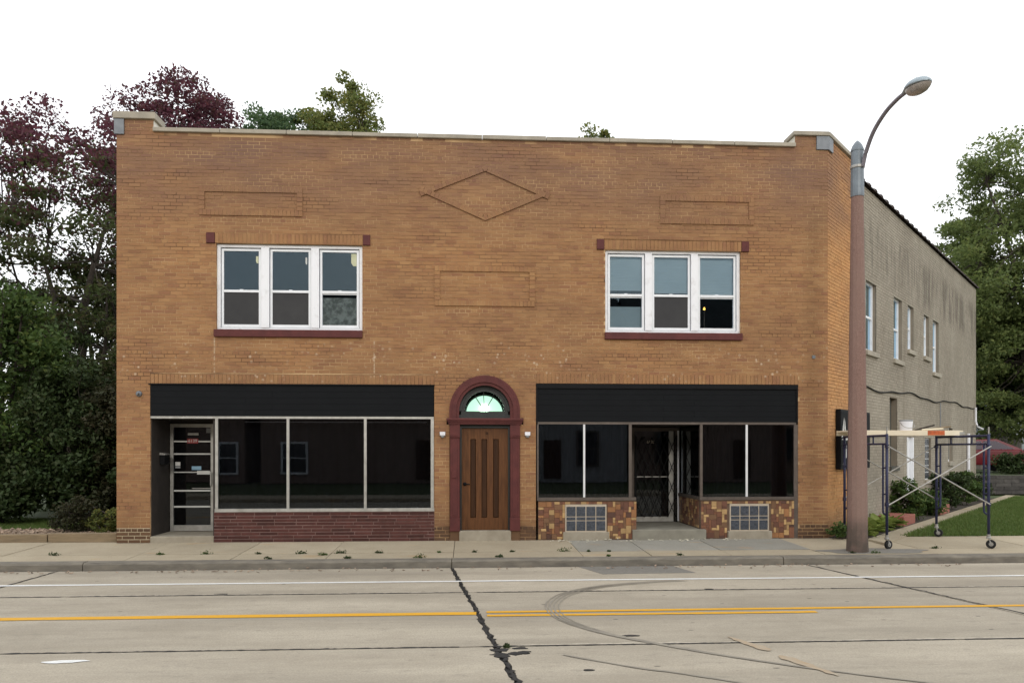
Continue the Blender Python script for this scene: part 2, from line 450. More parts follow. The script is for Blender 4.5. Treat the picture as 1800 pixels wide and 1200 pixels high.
ROAD_Z = -0.18
road = struct(box("road", M['tar'], None, -90, 110, -13.3, -2.13, -.31, ROAD_Z - .012))
rnd = random.Random(3)
ys = [-2.135, -4.262, -7.06, -9.9, -13.28]
def crackx(y):                        # the broken cross joint in front of the arched door
    return 6.12 + (-y - 2.0) * .105
def slab_edges(row):
    y = (ys[row] + ys[row+1]) / 2
    e = [-90, -40, -20, -9.5, None, None, None, 21, 30, 45, 70, 110]
    return e
xcuts = [lambda y: -40, lambda y: -14, lambda y: -6.0, lambda y: .06 - (y+2.2)*-.02, crackx,
         lambda y: 11.92 + (-y-2.2)*.205, lambda y: 19, lambda y: 26, lambda y: 50]
for r_ in range(4):
    ya, yb = ys[r_] - .012, ys[r_+1] + .012
    for i in range(len(xcuts)-1):
        f0, f1 = xcuts[i], xcuts[i+1]
        g = .012
        steps = 26
        pts = []
        left = []; right = []
        jag0 = .035 if i == 4 else .008
        jag1 = .035 if i == 3 else .008
        for k in range(steps+1):
            y = ya + (yb-ya)*k/steps
            left.append((f0(y) + g + rnd.uniform(0, jag0), y))
            right.append((f1(y) - g - rnd.uniform(0, jag1), y))
        pts = left[::-1] + right           # back row is ya (higher y)
        top = left + right[::-1]
        # chips knocked out of the long joints
        bot = []
        n = 60
        for k in range(1, n):
            s = k/n
            bot.append((left[-1][0] + (right[-1][0]-left[-1][0])*s, yb + rnd.uniform(0, .014)))
        poly = left + bot + right[::-1]
        MB().plan(poly[::-1] if False else poly, -.30, ROAD_Z + rnd.uniform(-.001, .001)).build("slab", M['road'], road)

def strip(name, mat, parent, pts, width, z, jag=0.0, seed=0):
    """ribbon along ground points, with a ragged edge"""
    g = random.Random(seed)
    L, Rr = [], []
    for i, p in enumerate(pts):
        a = pts[max(i-1,0)]; b = pts[min(i+1,len(pts)-1)]
        dx, dy = b[0]-a[0], b[1]-a[1]; l = math.hypot(dx, dy) or 1
        w = width[i] if isinstance(width, list) else width
        wl_ = w/2 + g.uniform(-jag, jag); wr_ = w/2 + g.uniform(-jag, jag)
        L.append((p[0]-dy/l*wl_, p[1]+dx/l*wl_, z)); Rr.append((p[0]+dy/l*wr_, p[1]-dx/l*wr_, z))
    vs = []; fs = []
    for i in range(len(pts)):
        vs += [L[i], Rr[i]]
        if i: fs.append((2*i-2, 2*i-1, 2*i+1, 2*i))
    return MB().add(vs, fs).build(name, mat, parent)

def line(a, b, n, jit=0.0, seed=1):
    g = random.Random(seed)
    return [(a[0]+(b[0]-a[0])*i/n + g.uniform(-jit, jit), a[1]+(b[1]-a[1])*i/n + g.uniform(-jit, jit)) for i in range(n+1)]

strip("lane_line", M['white_line'], road, line((-60,-3.40),(70,-3.40),200,.004), .085, ROAD_Z+.005, .005, 1)
strip("lane_line", M['yellow'], road, line((-60,-5.57),(6.48,-5.57),160,.004), .145, ROAD_Z+.005, .006, 2)
strip("lane_line", M['yellow'], road, line((6.60,-5.51),(70,-5.51),160,.004), .095, ROAD_Z+.005, .005, 3)
strip("lane_line", M['yellow'], road, line((6.60,-5.70),(10.42,-5.72),60,.004), .095, ROAD_Z+.005, .005, 4)
strip("paint_spot", M['white_line'], road, line((2.62,-7.38),(3.02,-7.35),6,.01), [.01,.06,.09,.1,.08,.05,.01], ROAD_Z+.005, .012, 5)
# sealed cracks
strip("crack", M['tar'], road, [(crackx(y)+rnd.uniform(-.025,.025), y) for y in np.linspace(-2.2,-7.0,90)], .027, ROAD_Z+.004, .019, 6)
strip("crack", M['tar'], road, [(crackx(y)+rnd.uniform(-.03,.03), y) for y in np.linspace(-7.0,-9.2,46)], .042, ROAD_Z+.004, .028, 7)
strip("crack", M['tar'], road, line((11.93,-2.2),(12.80,-6.2),60,.012,8), .035, ROAD_Z+.004, .010, 8)
strip("crack", M['tar'], road, line((.05,-2.2),(.0,-4.2),30,.012,9), .03, ROAD_Z+.004, .010, 9)
for k, (x0, x1) in enumerate(((-12,1.2),(1.3,6.3),(6.5,11.2),(11.3,26))):
    strip("joint_sealant", M['tar'], road, line((x0,-4.262),(x1,-4.262),140,.004,20+k), .038, ROAD_Z+.0035, .013, 20+k)
    strip("joint_sealant", M['tar'], road, line((x0,-7.06),(x1,-7.06),140,.004,30+k), .030, ROAD_Z+.0035, .011, 30+k)
g = random.Random(12)      # spalled hole where the joints cross
for k in range(9):
    cx_, cy_ = 6.72 + g.uniform(-.06,.26), -7.12 - g.uniform(0,.34)
    pts = [(cx_+math.cos(a)*g.uniform(.02,.085)*1.3, cy_+math.sin(a)*g.uniform(.02,.06)) for a in np.linspace(0,5.6,8)]
    MB().plan(pts, ROAD_Z-.01, ROAD_Z+.0045+k*.0004).build("spall", M['tar'], road)
for (x, y, w) in ((9.62,-4.22,.10),(3.2,-4.2,.12),(8.02,-6.72,.13),(7.4,-7.9,.06)):
    pts = [(x+math.cos(a)*w*g.uniform(.5,1), y+math.sin(a)*.035*g.uniform(.6,1)) for a in np.linspace(0,5.6,8)]
    MB().plan(pts, ROAD_Z-.01, ROAD_Z+.0055).build("spall", M['tar'], road)
M['spalled'] = pm("crumbled_joint_edge", (.52,.465,.375), (.36,.32,.25), 30, .95)
for k, (x0, x1, yy) in enumerate(((-8,6.2,-4.225),(6.6,12.2,-4.228),(12.4,22,-4.228),(6.9,22,-7.022),(-6,1.5,-7.03))):
    strip("joint_edge", M['spalled'], road, line((x0,yy),(x1,yy),260,.010,300+k), .030, ROAD_Z+.003, .017, 300+k)
# dark repair patch by the kerb
MB().plan([(8.16,-2.16),(9.70,-2.16),(9.86,-2.85),(8.42,-2.90)], ROAD_Z-.01, ROAD_Z+.004).build("asphalt_patch", M['asphalt'], road)
# skid mark: a rubbed arc of thin dark streaks
M['skid'] = pm("tyre_rubber_mark", (.225,.20,.165), (.30,.27,.215), 5, .85)
arc = []
for (x, y) in ((10.2,-3.46),(9.2,-3.58),(8.3,-3.9),(7.72,-4.4),(7.45,-4.95),(7.38,-5.5),(7.48,-6.05),(7.78,-6.6),(8.2,-7.05),(8.7,-7.5),(9.2,-7.88),(9.7,-8.2),(10.4,-8.6)):
    arc.append((x, y))
def smooth(pts, n=8):
    out = []
    P = [pts[0]] + pts + [pts[-1]]
    for i in range(1, len(P)-2):
        for k in range(n):
            t_ = k/n
            a, b, c_, d = (np.array(P[i+j], float) for j in (-1, 0, 1, 2))
            out.append(tuple(.5*((2*b)+(-a+c_)*t_+(2*a-5*b+4*c_-d)*t_*t_+(-a+3*b-3*c_+d)*t_**3)))
    out.append(pts[-1]); return out
for k, (off, w) in enumerate(((-.075,.020),(-.03,.030),(.02,.024),(.07,.016))):
    strip("skid_mark", M['skid'], road, [(x+off, y-off*.5) for x, y in smooth(arc)][6:], w, ROAD_Z+.0062+k*.0002, .004, 60+k)
strip("skid_mark", M['skid'], road, smooth([(7.25,-7.4),(7.75,-7.8),(8.25,-8.1),(8.8,-8.5)]), .035, ROAD_Z+.006, .008, 66)
strip("spray_mark", M['rust_mark'], road, line((8.98,-6.84),(9.2,-7.38),14,.004,5), [.02,.04,.05,.06,.07,.08,.09,.10,.10,.11,.12,.12,.11,.08,.03], ROAD_Z+.0075, .012, 70)
strip("spray_mark", M['rust_mark'], road, line((9.22,-7.55),(9.45,-8.2),14,.004,6), [.03,.08,.12,.13,.12,.11,.10,.10,.09,.08,.07,.06,.05,.04,.02], ROAD_Z+.0075, .012, 71)

# kerb: stones cast in lengths
kerb = struct(box("kerb", M['joint'], None, -90, 110, -2.09, -1.94, -.31, -.075))
kx = [-60, -30, -12, -6, .42, 6.13, 11.55, 17.2, 23, 40, 80]
for i in range(len(kx)-1):
    n = 30; prof = []
    a, b = kx[i]+.008, kx[i+1]-.008
    m = MB(); vs = []; fs = []
    for k in range(n+1):
        x = a+(b-a)*k/n; j = rnd.uniform(-.005,.005)
        vs += [(x,-2.12+j,-.30),(x,-2.11+j,-.085+j),(x,-2.085+j,-.056+j*.6),(x,-1.925,-.050),(x,-1.925,-.30)]
        if k:
            for q in range(4): fs.append((5*k-5+q, 5*k-5+q+1, 5*k+q+1, 5*k+q))
    fs += [(0,1,2,3,4), tuple(5*n+q for q in (4,3,2,1,0))]
    m.add(vs, fs).build("kerb_stone", M['kerb'], kerb)

walk = struct(MB().add([(-90,-1.92,-.066),(110,-1.92,-.066),(110,.14,-.014),(-90,.14,-.014)], [(0,1,2,3)]).build("sidewalk", M['joint']))
def wz(y): return -.050 + (y+1.92)/1.92*.050
cuts = [-40,-24,-14,-8,-5.6,-3.4,-1.2,.95,2.6,4.10,6.15,8.28,9.42,10.75,12.35,14.3,16.4,18.6,21,26,40]
for i in range(len(cuts)-1):
    a, b = cuts[i], cuts[i+1]
    for (y0, y1) in ((-1.915,-1.36),(-1.345,.0 if 0 <= (a+b)/2 <= 13.3 else .12)):
        sk = .10*(rnd.random()-.3) if y0 < -1.4 else 0
        mt = M['walk_grey'] if (8.2 < (a+b)/2 < 12.4 and y0 > -1.4) else M['walk']
        gp = .006
        dz = rnd.uniform(-.004,.004)
        pts = [(a+gp, y0), (b-gp, y0), (b-gp, y1), (a+gp, y1)]
        vs = [(x,y,wz(y)+dz) for x,y in pts] + [(x,y,wz(y)-.06) for x,y in pts]
        MB().add(vs, [(0,1,2,3),(0,4,5,1),(1,5,6,2),(2,6,7,3),(3,7,4,0)]).build("slab", mt, walk)
pts = [(13.05+math.cos(a)*rr_+.30, -1.60+math.sin(a)*rr_*.30) for a, rr_ in [(a, .95+.12*math.sin(5*a)) for a in np.linspace(0,6.1,26)]]
MB().add([(x,max(y,-1.9),wz(max(y,-1.9))+.007) for x,y in pts], [tuple(range(len(pts)))]).build("asphalt_patch", M['asphalt'], walk)

# far side of the street (mirrored in the shop windows)
struct(box("sidewalk", M['walk'], None, -90, 110, -15.6, -13.3, -.31, -.05))
struct(box("lawn", M['lawn'], None, -90, 110, -60, -15.6, -.31, -.04))

# yards
struct(MB().plan([(-90,.12),(-.02,.12),(13.2,14.0),(30,34),(30,200),(-90,200)], -.31, .0).build("lawn", M['lawn']))
FARC = side(16.4,0,0)
yard = [side(0,.0,0)[:2], (40,.12), (60,.12), (60,30), side(40,0,0)[:2]]
struct(MB().plan([(13.33,.12),(90,.12),(90,11.0),(25.2,12.9),(13.35,.2)], -.31, .0).build("lawn", M['lawn']))
struct(MB(side).plan([(.18,.66),(18.4,.66),(18.4,1.10),(-.30,1.10)], -.25, .018).build("path", M['walk']))
struct(MB(side).plan([(.05,.0),(16,.0),(16,.62),(.25,.62)], -.25, .012).build("planting_bed", M['soil']))
struct(MB().plan([(-9,.30),(-.05,.30),(-.05,1.55),(-9,1.8)], -.25, .08).build("wood_chip_bed", M['soil']))
struct(MB().plan([(22,14.2),(90,12.3),(90,120),(22,120)], -.31, .72).build("raised_yard", M['lawn']))

# ------------------------------------------------------------------ the building
bld = empty("brick_building", (0,0,0), "two storey tan brick corner building with two dark empty shopfronts and an arched door", "building")
CH = .0677; MODULE = .2135; JT = .010
W_END = 13.31

HOLES = [(1.778,4.436,3.775,5.49),(1.604,4.583,5.487,5.68),(1.747,4.436,3.77,3.90),
         (8.988,11.60,3.785,5.49),(8.825,11.756,5.487,5.68),(8.977,11.622,3.78,3.91),
         (.597,5.765,-.1,2.906),(.597,5.765,2.9,3.088),
         (6.05,7.37,-.1,2.43),(5.995,7.434,2.171,2.29),
         (7.67,12.726,-.1,2.942),(7.67,12.726,2.94,3.130)]
ARC_C = (6.707, 2.426); ARC_R = .655
def holes_at(z):
    h = [(a, b) for a, b, c_, d in HOLES if c_ < z < d]
    if ARC_C[1] <= z < ARC_C[1] + ARC_R:
        w = math.sqrt(ARC_R**2 - (z-ARC_C[1])**2)
        h.append((ARC_C[0]-w, ARC_C[0]+w))
    if z > 7.50: h.append((.655, 12.665))
    return h
def subtract(iv, hs):
    out = [iv]
    for a, b in hs:
        nxt = []
        for s, e in out:
            if b <= s or a >= e: nxt.append((s, e)); continue
            if a > s: nxt.append((s, a))
            if b < e: nxt.append((b, e))
        out = nxt
    return out
def bricks(s0, s1, z0, z1, hole_fn, header=6, first=3):
    out = []
    k = 0
    while z0 + k*CH + CH*.6 < z1:
        za = z0 + k*CH; zb = min(za + CH - JT, z1)
        zm = (za+zb)/2
        hd = (k % header) == first
        mod = MODULE/2 if hd else MODULE
        off = (MODULE/4 if hd else (MODULE/2 if k % 2 else 0))
        for a, b in subtract((s0, s1), hole_fn(zm)):
            i = math.floor((a-off)/mod)
            while off + i*mod < b:
                x0 = max(off+i*mod, a); x1 = min(off+(i+1)*mod - JT, b)
                if b - x1 < .03: x1 = b
                if x1 - x0 > .025: out.append((x0, x1, za, zb))
                if x1 >= b: break
                i += 1
        k += 1
    return out

# mortar bed of the facade, cut round every opening
facade = empty("facade_wall", parent=bld)
zs = sorted(set([0.0, 7.50, 7.72] + [z for h in HOLES for z in h[2:] if z > 0] + [ARC_C[1] + ARC_R*q for q in np.linspace(0,1,9)]))
m = MB()
for za, zb in zip(zs[:-1], zs[1:]):
    for a, b in subtract((0.0, W_END-.005), holes_at((za+zb)/2)):
        m.box(a, b, .005, .30, za, zb)
m.build("mortar", M['mortar'], facade)
allb = bricks(0, W_END, 0, 7.72, holes_at)
base_b = [q for q in allb if q[3] < .275 and (q[1] < .62 or 5.7 < (q[0]+q[1])/2 < 7.7 or q[0] > 12.7)]
base_set = set(base_b)
allb = [q for q in allb if q not in base_set]
allb.sort(key=lambda q: (q[0]+q[1])/2 - (q[1]-q[0])*1.2)
unit = MB().box(-.5,.5,-.5,.5,-.5,.5)
me_b = bpy.data.meshes.new("brick"); me_b.from_pydata(unit.v, [], unit.f); me_b.materials.append(M['brick'])
me_d = bpy.data.meshes.new("base_brick"); me_d.from_pydata(unit.v, [], unit.f); me_d.materials.append(M['brick_dark'])
g = random.Random(5)
for q in allb[:300]:
    j = g.uniform(-.003,.002)
    instance("brick", me_b, facade, ((q[0]+q[1])/2, .02+j/2, (q[2]+q[3])/2), (q[1]-q[0], .040-j, q[3]-q[2]))
m = MB()
for x0, x1, za, zb in allb[300:]:
    m.box(x0 + g.uniform(-.0012,.0012), x1 + g.uniform(-.0012,.0012), g.uniform(-.003,.0025), .04, za + g.uniform(-.001,.001), zb + g.uniform(-.001,.001))
tag(m.build("bricks", M['brick'], facade), kind="stuff")
foot = empty("wall_foot", parent=bld)
for q in base_b:
    instance("brick", me_d, foot, ((q[0]+q[1])/2,   .014, (q[2]+q[3])/2), (q[1]-q[0]-.006, .042, q[3]-q[2]-.007))
MB().box(0.001,.596,.0015,.0045,.0,.271).build("mortar", M['mortar_light'], foot)

# raised brick panels and the diamond
panel_me = {}
def shared_box(mat):
    if mat.name not in panel_me:
        me = bpy.data.meshes.new("brick"); me.from_pydata(unit.v, [], unit.f); me.materials.append(mat); panel_me[mat.name] = me
    return panel_me[mat.name]
def rowlock_panel(name, x0, x1, z0, z1, w):
    p = empty(name, parent=bld)
    me = shared_box(M['brick'])
    n = int((x1-x0)/.0712)
    st = (x1-x0)/n
    for zz in (z0+w/2, z1-w/2):
        for i in range(n):
            instance("brick", me, p, (x0+(i+.5)*st, -.004+g.uniform(-.002,.002), zz), (st-.009, .036, w))
    nv = max(2, int((z1-z0-2*w)/.0712)); sv = (z1-z0-2*w)/nv
    for xx in (x0+w/2, x1-w/2):
        for i in range(nv):
            instance("brick", me, p, (xx, -.004+g.uniform(-.002,.002), z0+w+(i+.5)*sv), (w, .034, sv-.009))
    m = MB()
    m.box(x0+.002,x1-.002,-.014,.0,z0+.003,z0+w-.003).box(x0+.002,x1-.002,-.014,.0,z1-w+.003,z1-.003)
    m.box(x0+.003,x0+w-.003,-.0135,.0,z0+w,z1-w).box(x1-w+.003,x1-.003,-.0135,.0,z0+w,z1-w)
    m.build("mortar", M['mortar'], p)
rowlock_panel("brick_panel", 1.471, 3.343, 6.000, 6.530, .100)
rowlock_panel("brick_panel", 10.035, 11.856, 5.990, 6.521, .098)
rowlock_panel("brick_panel", 5.772, 7.648, 4.387, 5.131, .098)
dia = empty("brick_diamond", parent=bld)
dc = [(6.717,7.021),(7.939,6.500),(6.717,5.976),(5.480,6.512)]
me = shared_box(M['brick'])
for k in range(4):
    a, b = dc[k], dc[(k+1) % 4]
    L = math.hypot(b[0]-a[0], b[1]-a[1]); an = math.atan2(b[1]-a[1], b[0]-a[0])
    ux, uz = math.cos(an), math.sin(an); nx, nz = uz, -ux       # towards the centre (clockwise outline)
    n = int(L/.0712)
    for i in range(n):
        s = (i+.5)*L/n
        instance("brick", me, dia, (a[0]+ux*s+nx*.055, -.006+g.uniform(-.002,.002), a[1]+uz*s+nz*.055), (L/n-.009, .044, .095), (0,-an,0))
    q = [(a[0]+nx*.012+ux*.03, a[1]+nz*.012+uz*.03), (b[0]+nx*.012-ux*.03, b[1]+nz*.012-uz*.03), (b[0]+nx*.095-ux*.13, b[1]+nz*.095-uz*.13), (a[0]+nx*.095+ux*.13, a[1]+nz*.095+uz*.13)]
    MB().prism(q[::-1], -.018-.0005*k, .002).build("mortar", M['mortar'], dia)

def soldier(parent, x0, x1, z0, z1, y0=-.012, mat=None):
    n = int((x1-x0)/.0715); st = (x1-x0)/n
    me = shared_box(mat or M['brick'])
    for i in range(n):
        instance("brick", me, parent, (x0+(i+.5)*st, y0+.022+g.uniform(-.002,.002), (z0+z1)/2), (st-.009, .044, z1-z0-.006))
    MB().box(x0, x1, y0+.011, .05, z0+.002, z1-.002).build("mortar", M['mortar'], parent)

# coping and end piers of the parapet
par = empty("parapet", parent=bld)
def coping(x0, x1, y0, y1, z0, z1, xf=ident):
    m = MB(xf); n = max(1, int(abs(x1-x0)/1.2)); 
    for i in range(n):
        a = x0+(x1-x0)*i/n; b = x0+(x1-x0)*(i+1)/n
        MB(xf).box(a+.004, b-.004, y0, y1, z0+g.uniform(-.003,.003), z1+g.uniform(-.004,.004)).build("coping_stone", M['stone'], par, bevel=.006)
coping(.655, 12.665, -.055, .36, 7.502, 7.572)
MB().box(.655,12.665,.0,.30,7.44,7.502).build("parapet_top", M['mortar'], par)
for (x0, x1) in ((.0,.65),(12.67,13.31)):
    MB().box(x0+.004,x1-.004,.011,.40,7.50,7.72).build("pier_core", M['mortar'], par)
MB().box(.6455,.6565,.005,.40,7.575,7.715).build("pier_flashing", M['white_side'], par)
MB().box(12.6575,12.6685,.005,.40,7.575,7.715).build("pier_flashing", M['white_side'], par)
MB().plan([(-.05,-.055),(.70,-.055),(.70,.44),(-.05,.44)], 7.722, 7.845).build("pier_cap", M['stone'], par, bevel=.008)
MB().plan([(12.62,-.055),(13.315,-.055),side(.02,.05,0)[:2],side(1.75,.05,0)[:2],side(1.75,-.40,0)[:2],(13.0,.44),(12.62,.44)], 7.722, 7.800).build("pier_cap", M['stone'], par, bevel=.008)
MB().box(-.035,.14,-.03,.012,7.44,7.719).build("corner_plate", M['tin'], par, bevel=.004)
MB().box(13.08,13.325,-.030,.012,7.46,7.719).build("corner_plate", M['tin'], par, bevel=.004)
MB(side).box(-.005,.24,-.005,.032,7.46,7.719).build("corner_plate", M['tin'], par, bevel=.004)

# tan return and grey side wall
U_TAN, U_END, Z_SIDE = 1.62, 16.4, 7.42
sidew = empty("side_wall", parent=bld)
SWIN = [(2.58,3.42,3.88,5.44),(4.95,5.76,3.90,5.44),(6.36,7.00,4.27,5.44),(8.18,8.83,4.27,5.44),(9.33,10.12,3.92,5.44)]
SLOW = [(4.58,5.30,1.22,2.95),(6.25,6.95,.10,2.02),(8.30,9.04,.86,2.02),(11.5,12.2,1.32,2.38)]
def sholes(z): return [(a,b) for a,b,c_,d in SWIN+SLOW if c_ < z < d]
zs = sorted(set([0.0, Z_SIDE] + [z for h in SWIN+SLOW for z in h[2:]]))
m = MB(side); m2 = MB(side)
m2.box(.004, U_TAN, -.30, -.009, 0, 7.72)
for za, zb in zip(zs[:-1], zs[1:]):
    for a, b in subtract((U_TAN, U_END), sholes((za+zb)/2)): m.box(a, b, -.30, -.007, za, zb)
m2.build("mortar", M['mortar'], sidew); m.build("mortar", M['grey_mortar'], sidew)
m = MB(side)
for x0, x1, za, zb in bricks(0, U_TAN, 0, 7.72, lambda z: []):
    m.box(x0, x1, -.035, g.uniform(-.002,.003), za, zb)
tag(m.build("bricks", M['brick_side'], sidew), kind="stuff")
m = MB(side)
for x0, x1, za, zb in bricks(U_TAN+.003, U_END, 0, Z_SIDE, sholes):
    m.box(x0, x1, -.030, g.uniform(-.002,.002), za, zb)
tag(m.build("bricks", M['grey'], sidew), kind="stuff")
# half-round clay coping along the side parapet
M['clay'] = pm("dark_clay_coping", (.085,.065,.055), (.05,.04,.035), 6, .7)
n = 30
for i in range(n):
    a = U_TAN+.02+(U_END-U_TAN)*i/n; b = a+(U_END-U_TAN)/n+.03
    m = MB(side)
    pts = []
    for k in range(7):
        an = math.pi*k/6
        pts.append((-.11-.19*math.cos(an)*1.0, Z_SIDE+.02+.095*math.sin(an)))
    vs = [(a, p[0], p[1]) for p in pts] + [(b-.05, p[0]*1.0, p[1]) for p in pts] + [(b-.05, -.11+(p[0]+.11)*1.12, Z_SIDE+(p[1]-Z_SIDE)*1.28) for p in pts] + [(b, -.11+(p[0]+.11)*1.12, Z_SIDE+(p[1]-Z_SIDE)*1.28) for p in pts]
    fs = []
    for r_ in range(3):
        for k in range(6): fs.append((r_*7+k, r_*7+k+1, r_*7+k+8, r_*7+k+7))
    fs += [tuple(range(7)), tuple(range(27,20,-1))]
    m.add(vs, fs).build("coping_tile", M['clay'], sidew)

# shell of the rest of the building: left, rear, roof, floors, partition
FX, FY = side(U_END, 0, 0)[:2]
sh = MB().plan([(.0,.30),(.28,.30),(.28,FY-.3),(.0,FY-.3)], 0, 7.3).plan([(.0,FY-.3),(FX-.4,FY-.3),(FX-.02,FY-.003),(.0,FY-.003)], 0, 7.3)
sh.build("rear_wall", M['grey'], bld)
fpi = [(.05,.295),(13.05,.295),(FX-.4,FY-.1),(.05,FY-.1)]
MB().plan(fpi, 7.0, 7.2).build("roof", M['asphalt'], bld)
MB().plan(fpi, 3.25, 3.5).build("upper_floor", M['room'], bld)
MB().plan([(.29,.3),(12.9,.3),(15.5,3.2),(.29,3.2)], -.05, .10).build("shop_floor", M['dark_wall'], bld)
MB().plan([(.29,3.2),(16.2,3.2),(16.3,3.35),(.29,3.35)], .0, 7.0).build("partition", M['room'], bld)

# ---- upstairs triple windows
def sash_window(x0, x1, z0, z1, units, meet, backs, shades, stick):
    w = empty("window", parent=bld)
    Y = .075
    fr = MB()
    fr.box(x0+.002, x1-.002, Y-.02, Y+.10, z1-.055, z1-.003).box(x0+.002, x1-.002, Y-.02, Y+.10, z0+.001, z0+.045)
    fr.box(x0+.002, units[0][0], Y-.021, Y+.10, z0+.045, z1-.055).box(units[-1][1], x1-.002, Y-.021, Y+.10, z0+.045, z1-.055)
    fr.build("frame", M['white'], w)
    for a, b in zip(units[:-1], units[1:]):
        MB().box(a[1], b[0], Y-.035, Y+.10, z0+.046, z1-.056).build("mullion", M['white'], w)
    for i, (a, b) in enumerate(units):
        a += .012; b -= .012
        zt, zb = z1-.075, z0+.055
        t_ = .040
        up = MB()        # upper sash, outer
        up.box(a,a+t_,Y+.005,Y+.045,meet-.02,zt).box(b-t_,b,Y+.005,Y+.045,meet-.02,zt).box(a+t_,b-t_,Y+.005,Y+.045,zt-t_,zt).box(a+t_,b-t_,Y+.005,Y+.045,meet-.022,meet+.022)
        up.build("sash", M['vinyl'], w)
        lo = MB()
        lo.box(a,a+t_,Y+.004,Y+.07,zb,meet-.021).box(b-t_,b,Y+.004,Y+.07,zb,meet-.021).box(a+t_,b-t_,Y+.004,Y+.07,zb,zb+t_+.012).box(a+t_,b-t_,Y+.030,Y+.07,meet-.045,meet-.023)
        lo.build("sash", M['vinyl'], w)
        MB().box((a+b)/2-.03,(a+b)/2+.03,Y+.01,Y+.05,meet+.022,meet+.034).build("latch", M['vinyl'], w)
        MB().box(a+t_,b-t_,Y+.022,Y+.027,meet+.022,zt-t_).build("pane", M['glass'], w)
        MB().box(a+t_,b-t_,Y+.045,Y+.050,zb+t_+.012,meet-.045).build("pane", M['glass'], w)
        bk = backs[i]
        if bk == 'screen': MB().box(a+t_-.004,b-t_+.004,Y+.020,Y+.023,zb+t_+.008,meet-.024).build("screen", M[bk], w)
        elif bk: MB().box(a+t_*.3,b-t_*.3,Y+.052,Y+.056,zb+.01,meet-.10).build("paper_sheet", M[bk], w)
        if shades[i] is not None:
            m = MB(); zz = zt; zl = shades[i]
            while zz > zl:                 # slats of the blind
                m.box(a+.02,b-.02,Y+.075,Y+.084,max(zz-.030,zl),zz-.002); zz -= .030
            m.box(a+.02,b-.02,Y+.072,Y+.088,zl-.02,zl)
            m.build("blind", M['shade'], w)
        if stick[i]:
            sx, sz, sw, shh, mt = stick[i]
            MB().prism([(b-t_-sx-sw, zt-t_-sz),(b-t_-sx, zt-t_-sz),(b-t_-sx, zt-t_-sz-shh),(b-t_-sx-sw*.6, zt-t_-sz-shh),(b-t_-sx-sw,zt-t_-sz-shh*.75)], Y+.019, Y+.0215).build("sticker", M[mt], w)
    return w
wl_ = sash_window(1.778,4.436,3.908,5.487,[(1.84,2.578),(2.723,3.488),(3.634,4.375)],4.632,['screen','screen','paper'],[None]*3,[(.01,.09,.045,.13,'print_yellow'),(.03,.10,.03,.13,'print_white'),(.005,.02,.10,.23,'print_yellow')])
wr_ = sash_window(8.988,11.60,3.919,5.487,[(9.04,9.761),(9.893,10.65),(10.782,11.54)],4.640,[None,'screen',None],[4.76,4.72,4.66],[None,None,None])
MB().box(9.05,9.76,.19,.20,3.97,4.44).build("curtain", M['shade'], wr_)
def lintel(w, x0, x1, xa, xb, z0, z1, sx0, sx1, sz0, sz1):
    soldier(w, xa, xb, z0, z1, -.014)
    MB().cham(x0, xa-.003, -.03, .05, z0-.002, z1+.002, .006).build("end_block", M['maroon'], w)
    MB().cham(xb+.003, x1, -.03, .05, z0-.002, z1+.002, .006).build("end_block", M['maroon'], w)
    MB().box(sx0, sx1, -.055, .16, sz0, sz1).build("sill", M['maroon'], w, bevel=.006)
lintel(wl_, 1.604, 4.583, 1.757, 4.447, 5.490, 5.677, 1.747, 4.440, 3.772, 3.905)
lintel(wr_, 8.825, 11.756, 8.966, 11.611, 5.480, 5.668, 8.975, 11.622, 3.785, 3.915)

# ---- left shop
def wavy(x0, x1, y, z0, z1, amp, mat, parent, name="curtain", along='x'):
    n = 90; vs = []; fs = []
    for i in range(n+1):
        s = x0+(x1-x0)*i/n; d = y+amp*math.sin(i*1.15)+amp*.6*math.sin(i*.47+1)
        p = (s, d) if along == 'x' else (d, s)
        vs += [(p[0],p[1],z0),(p[0],p[1],z1)]
        if i: fs.append((2*i-2,2*i,2*i+1,2*i-1))
    return MB().add(vs, fs).build(name, mat, parent, smooth=True)

sl = empty("shopfront", parent=bld); sl["label"] = "left shopfront with maroon brick base and aluminium window bars"
soldier(sl, .60, 5.762, 2.909, 3.086, -.004)
for k in range(5):
    zk = 2.316 + k*.1138
    for (a, b) in ((.600, 2.30+.5*(k%2)), (2.303+.5*(k%2), 5.755)):
        box("fascia_board", M['black'], sl, a, b, -.006+g.uniform(-.002,.002), .05, zk, zk+.1113)
box("fascia_flashing", M['black_trim'], sl, .575, 5.775, -.030, .04, 2.888, 2.906)
box("head_rail", M['alum'], sl, .602, 5.755, .0, .07, 2.272, 2.313)
for a, b in ((1.757,1.808),(3.050,3.098),(4.465,4.513),(5.700,5.757)):
    box("mullion", M['alum'], sl, a, b, .002, .065, .616, 2.271)
box("sill", M['alum'], sl, 1.757, 5.768, -.028, .065, .556, .615)
for a, b in ((1.808,3.050),(3.098,4.465),(4.513,5.700)):
    box("pane", M['shop_glass'], sl, a, b, .030, .036, .616, 2.271)
wavy(1.75, 5.72, .36, .5, 2.30, .035, M['curtain'], sl)
box("curtain_rod", M['print_white'], sl, 2.25, 5.62, .13, .15, 2.205, 2.225)
bk_ = box("bulkhead", M['maroon_joint'], sl, 1.739, 5.768, -.006, .12, -.02, .555)
CHR = .0608
me = shared_box(M['maroon_brick'])
for k in range(9):
    x = 1.740 - (k*.137 % .36)
    z = .004+k*CHR
    while x < 5.766:
        L = .36 + g.uniform(-.05,.05)
        a, b = max(x, 1.740), min(x+L-.008, 5.766)
        if b-a > .03: instance("brick", me, sl, ((a+b)/2, .004+g.uniform(-.006,.003), z+CHR/2-.004), (b-a-.004, .032, CHR-.015))
        x += L
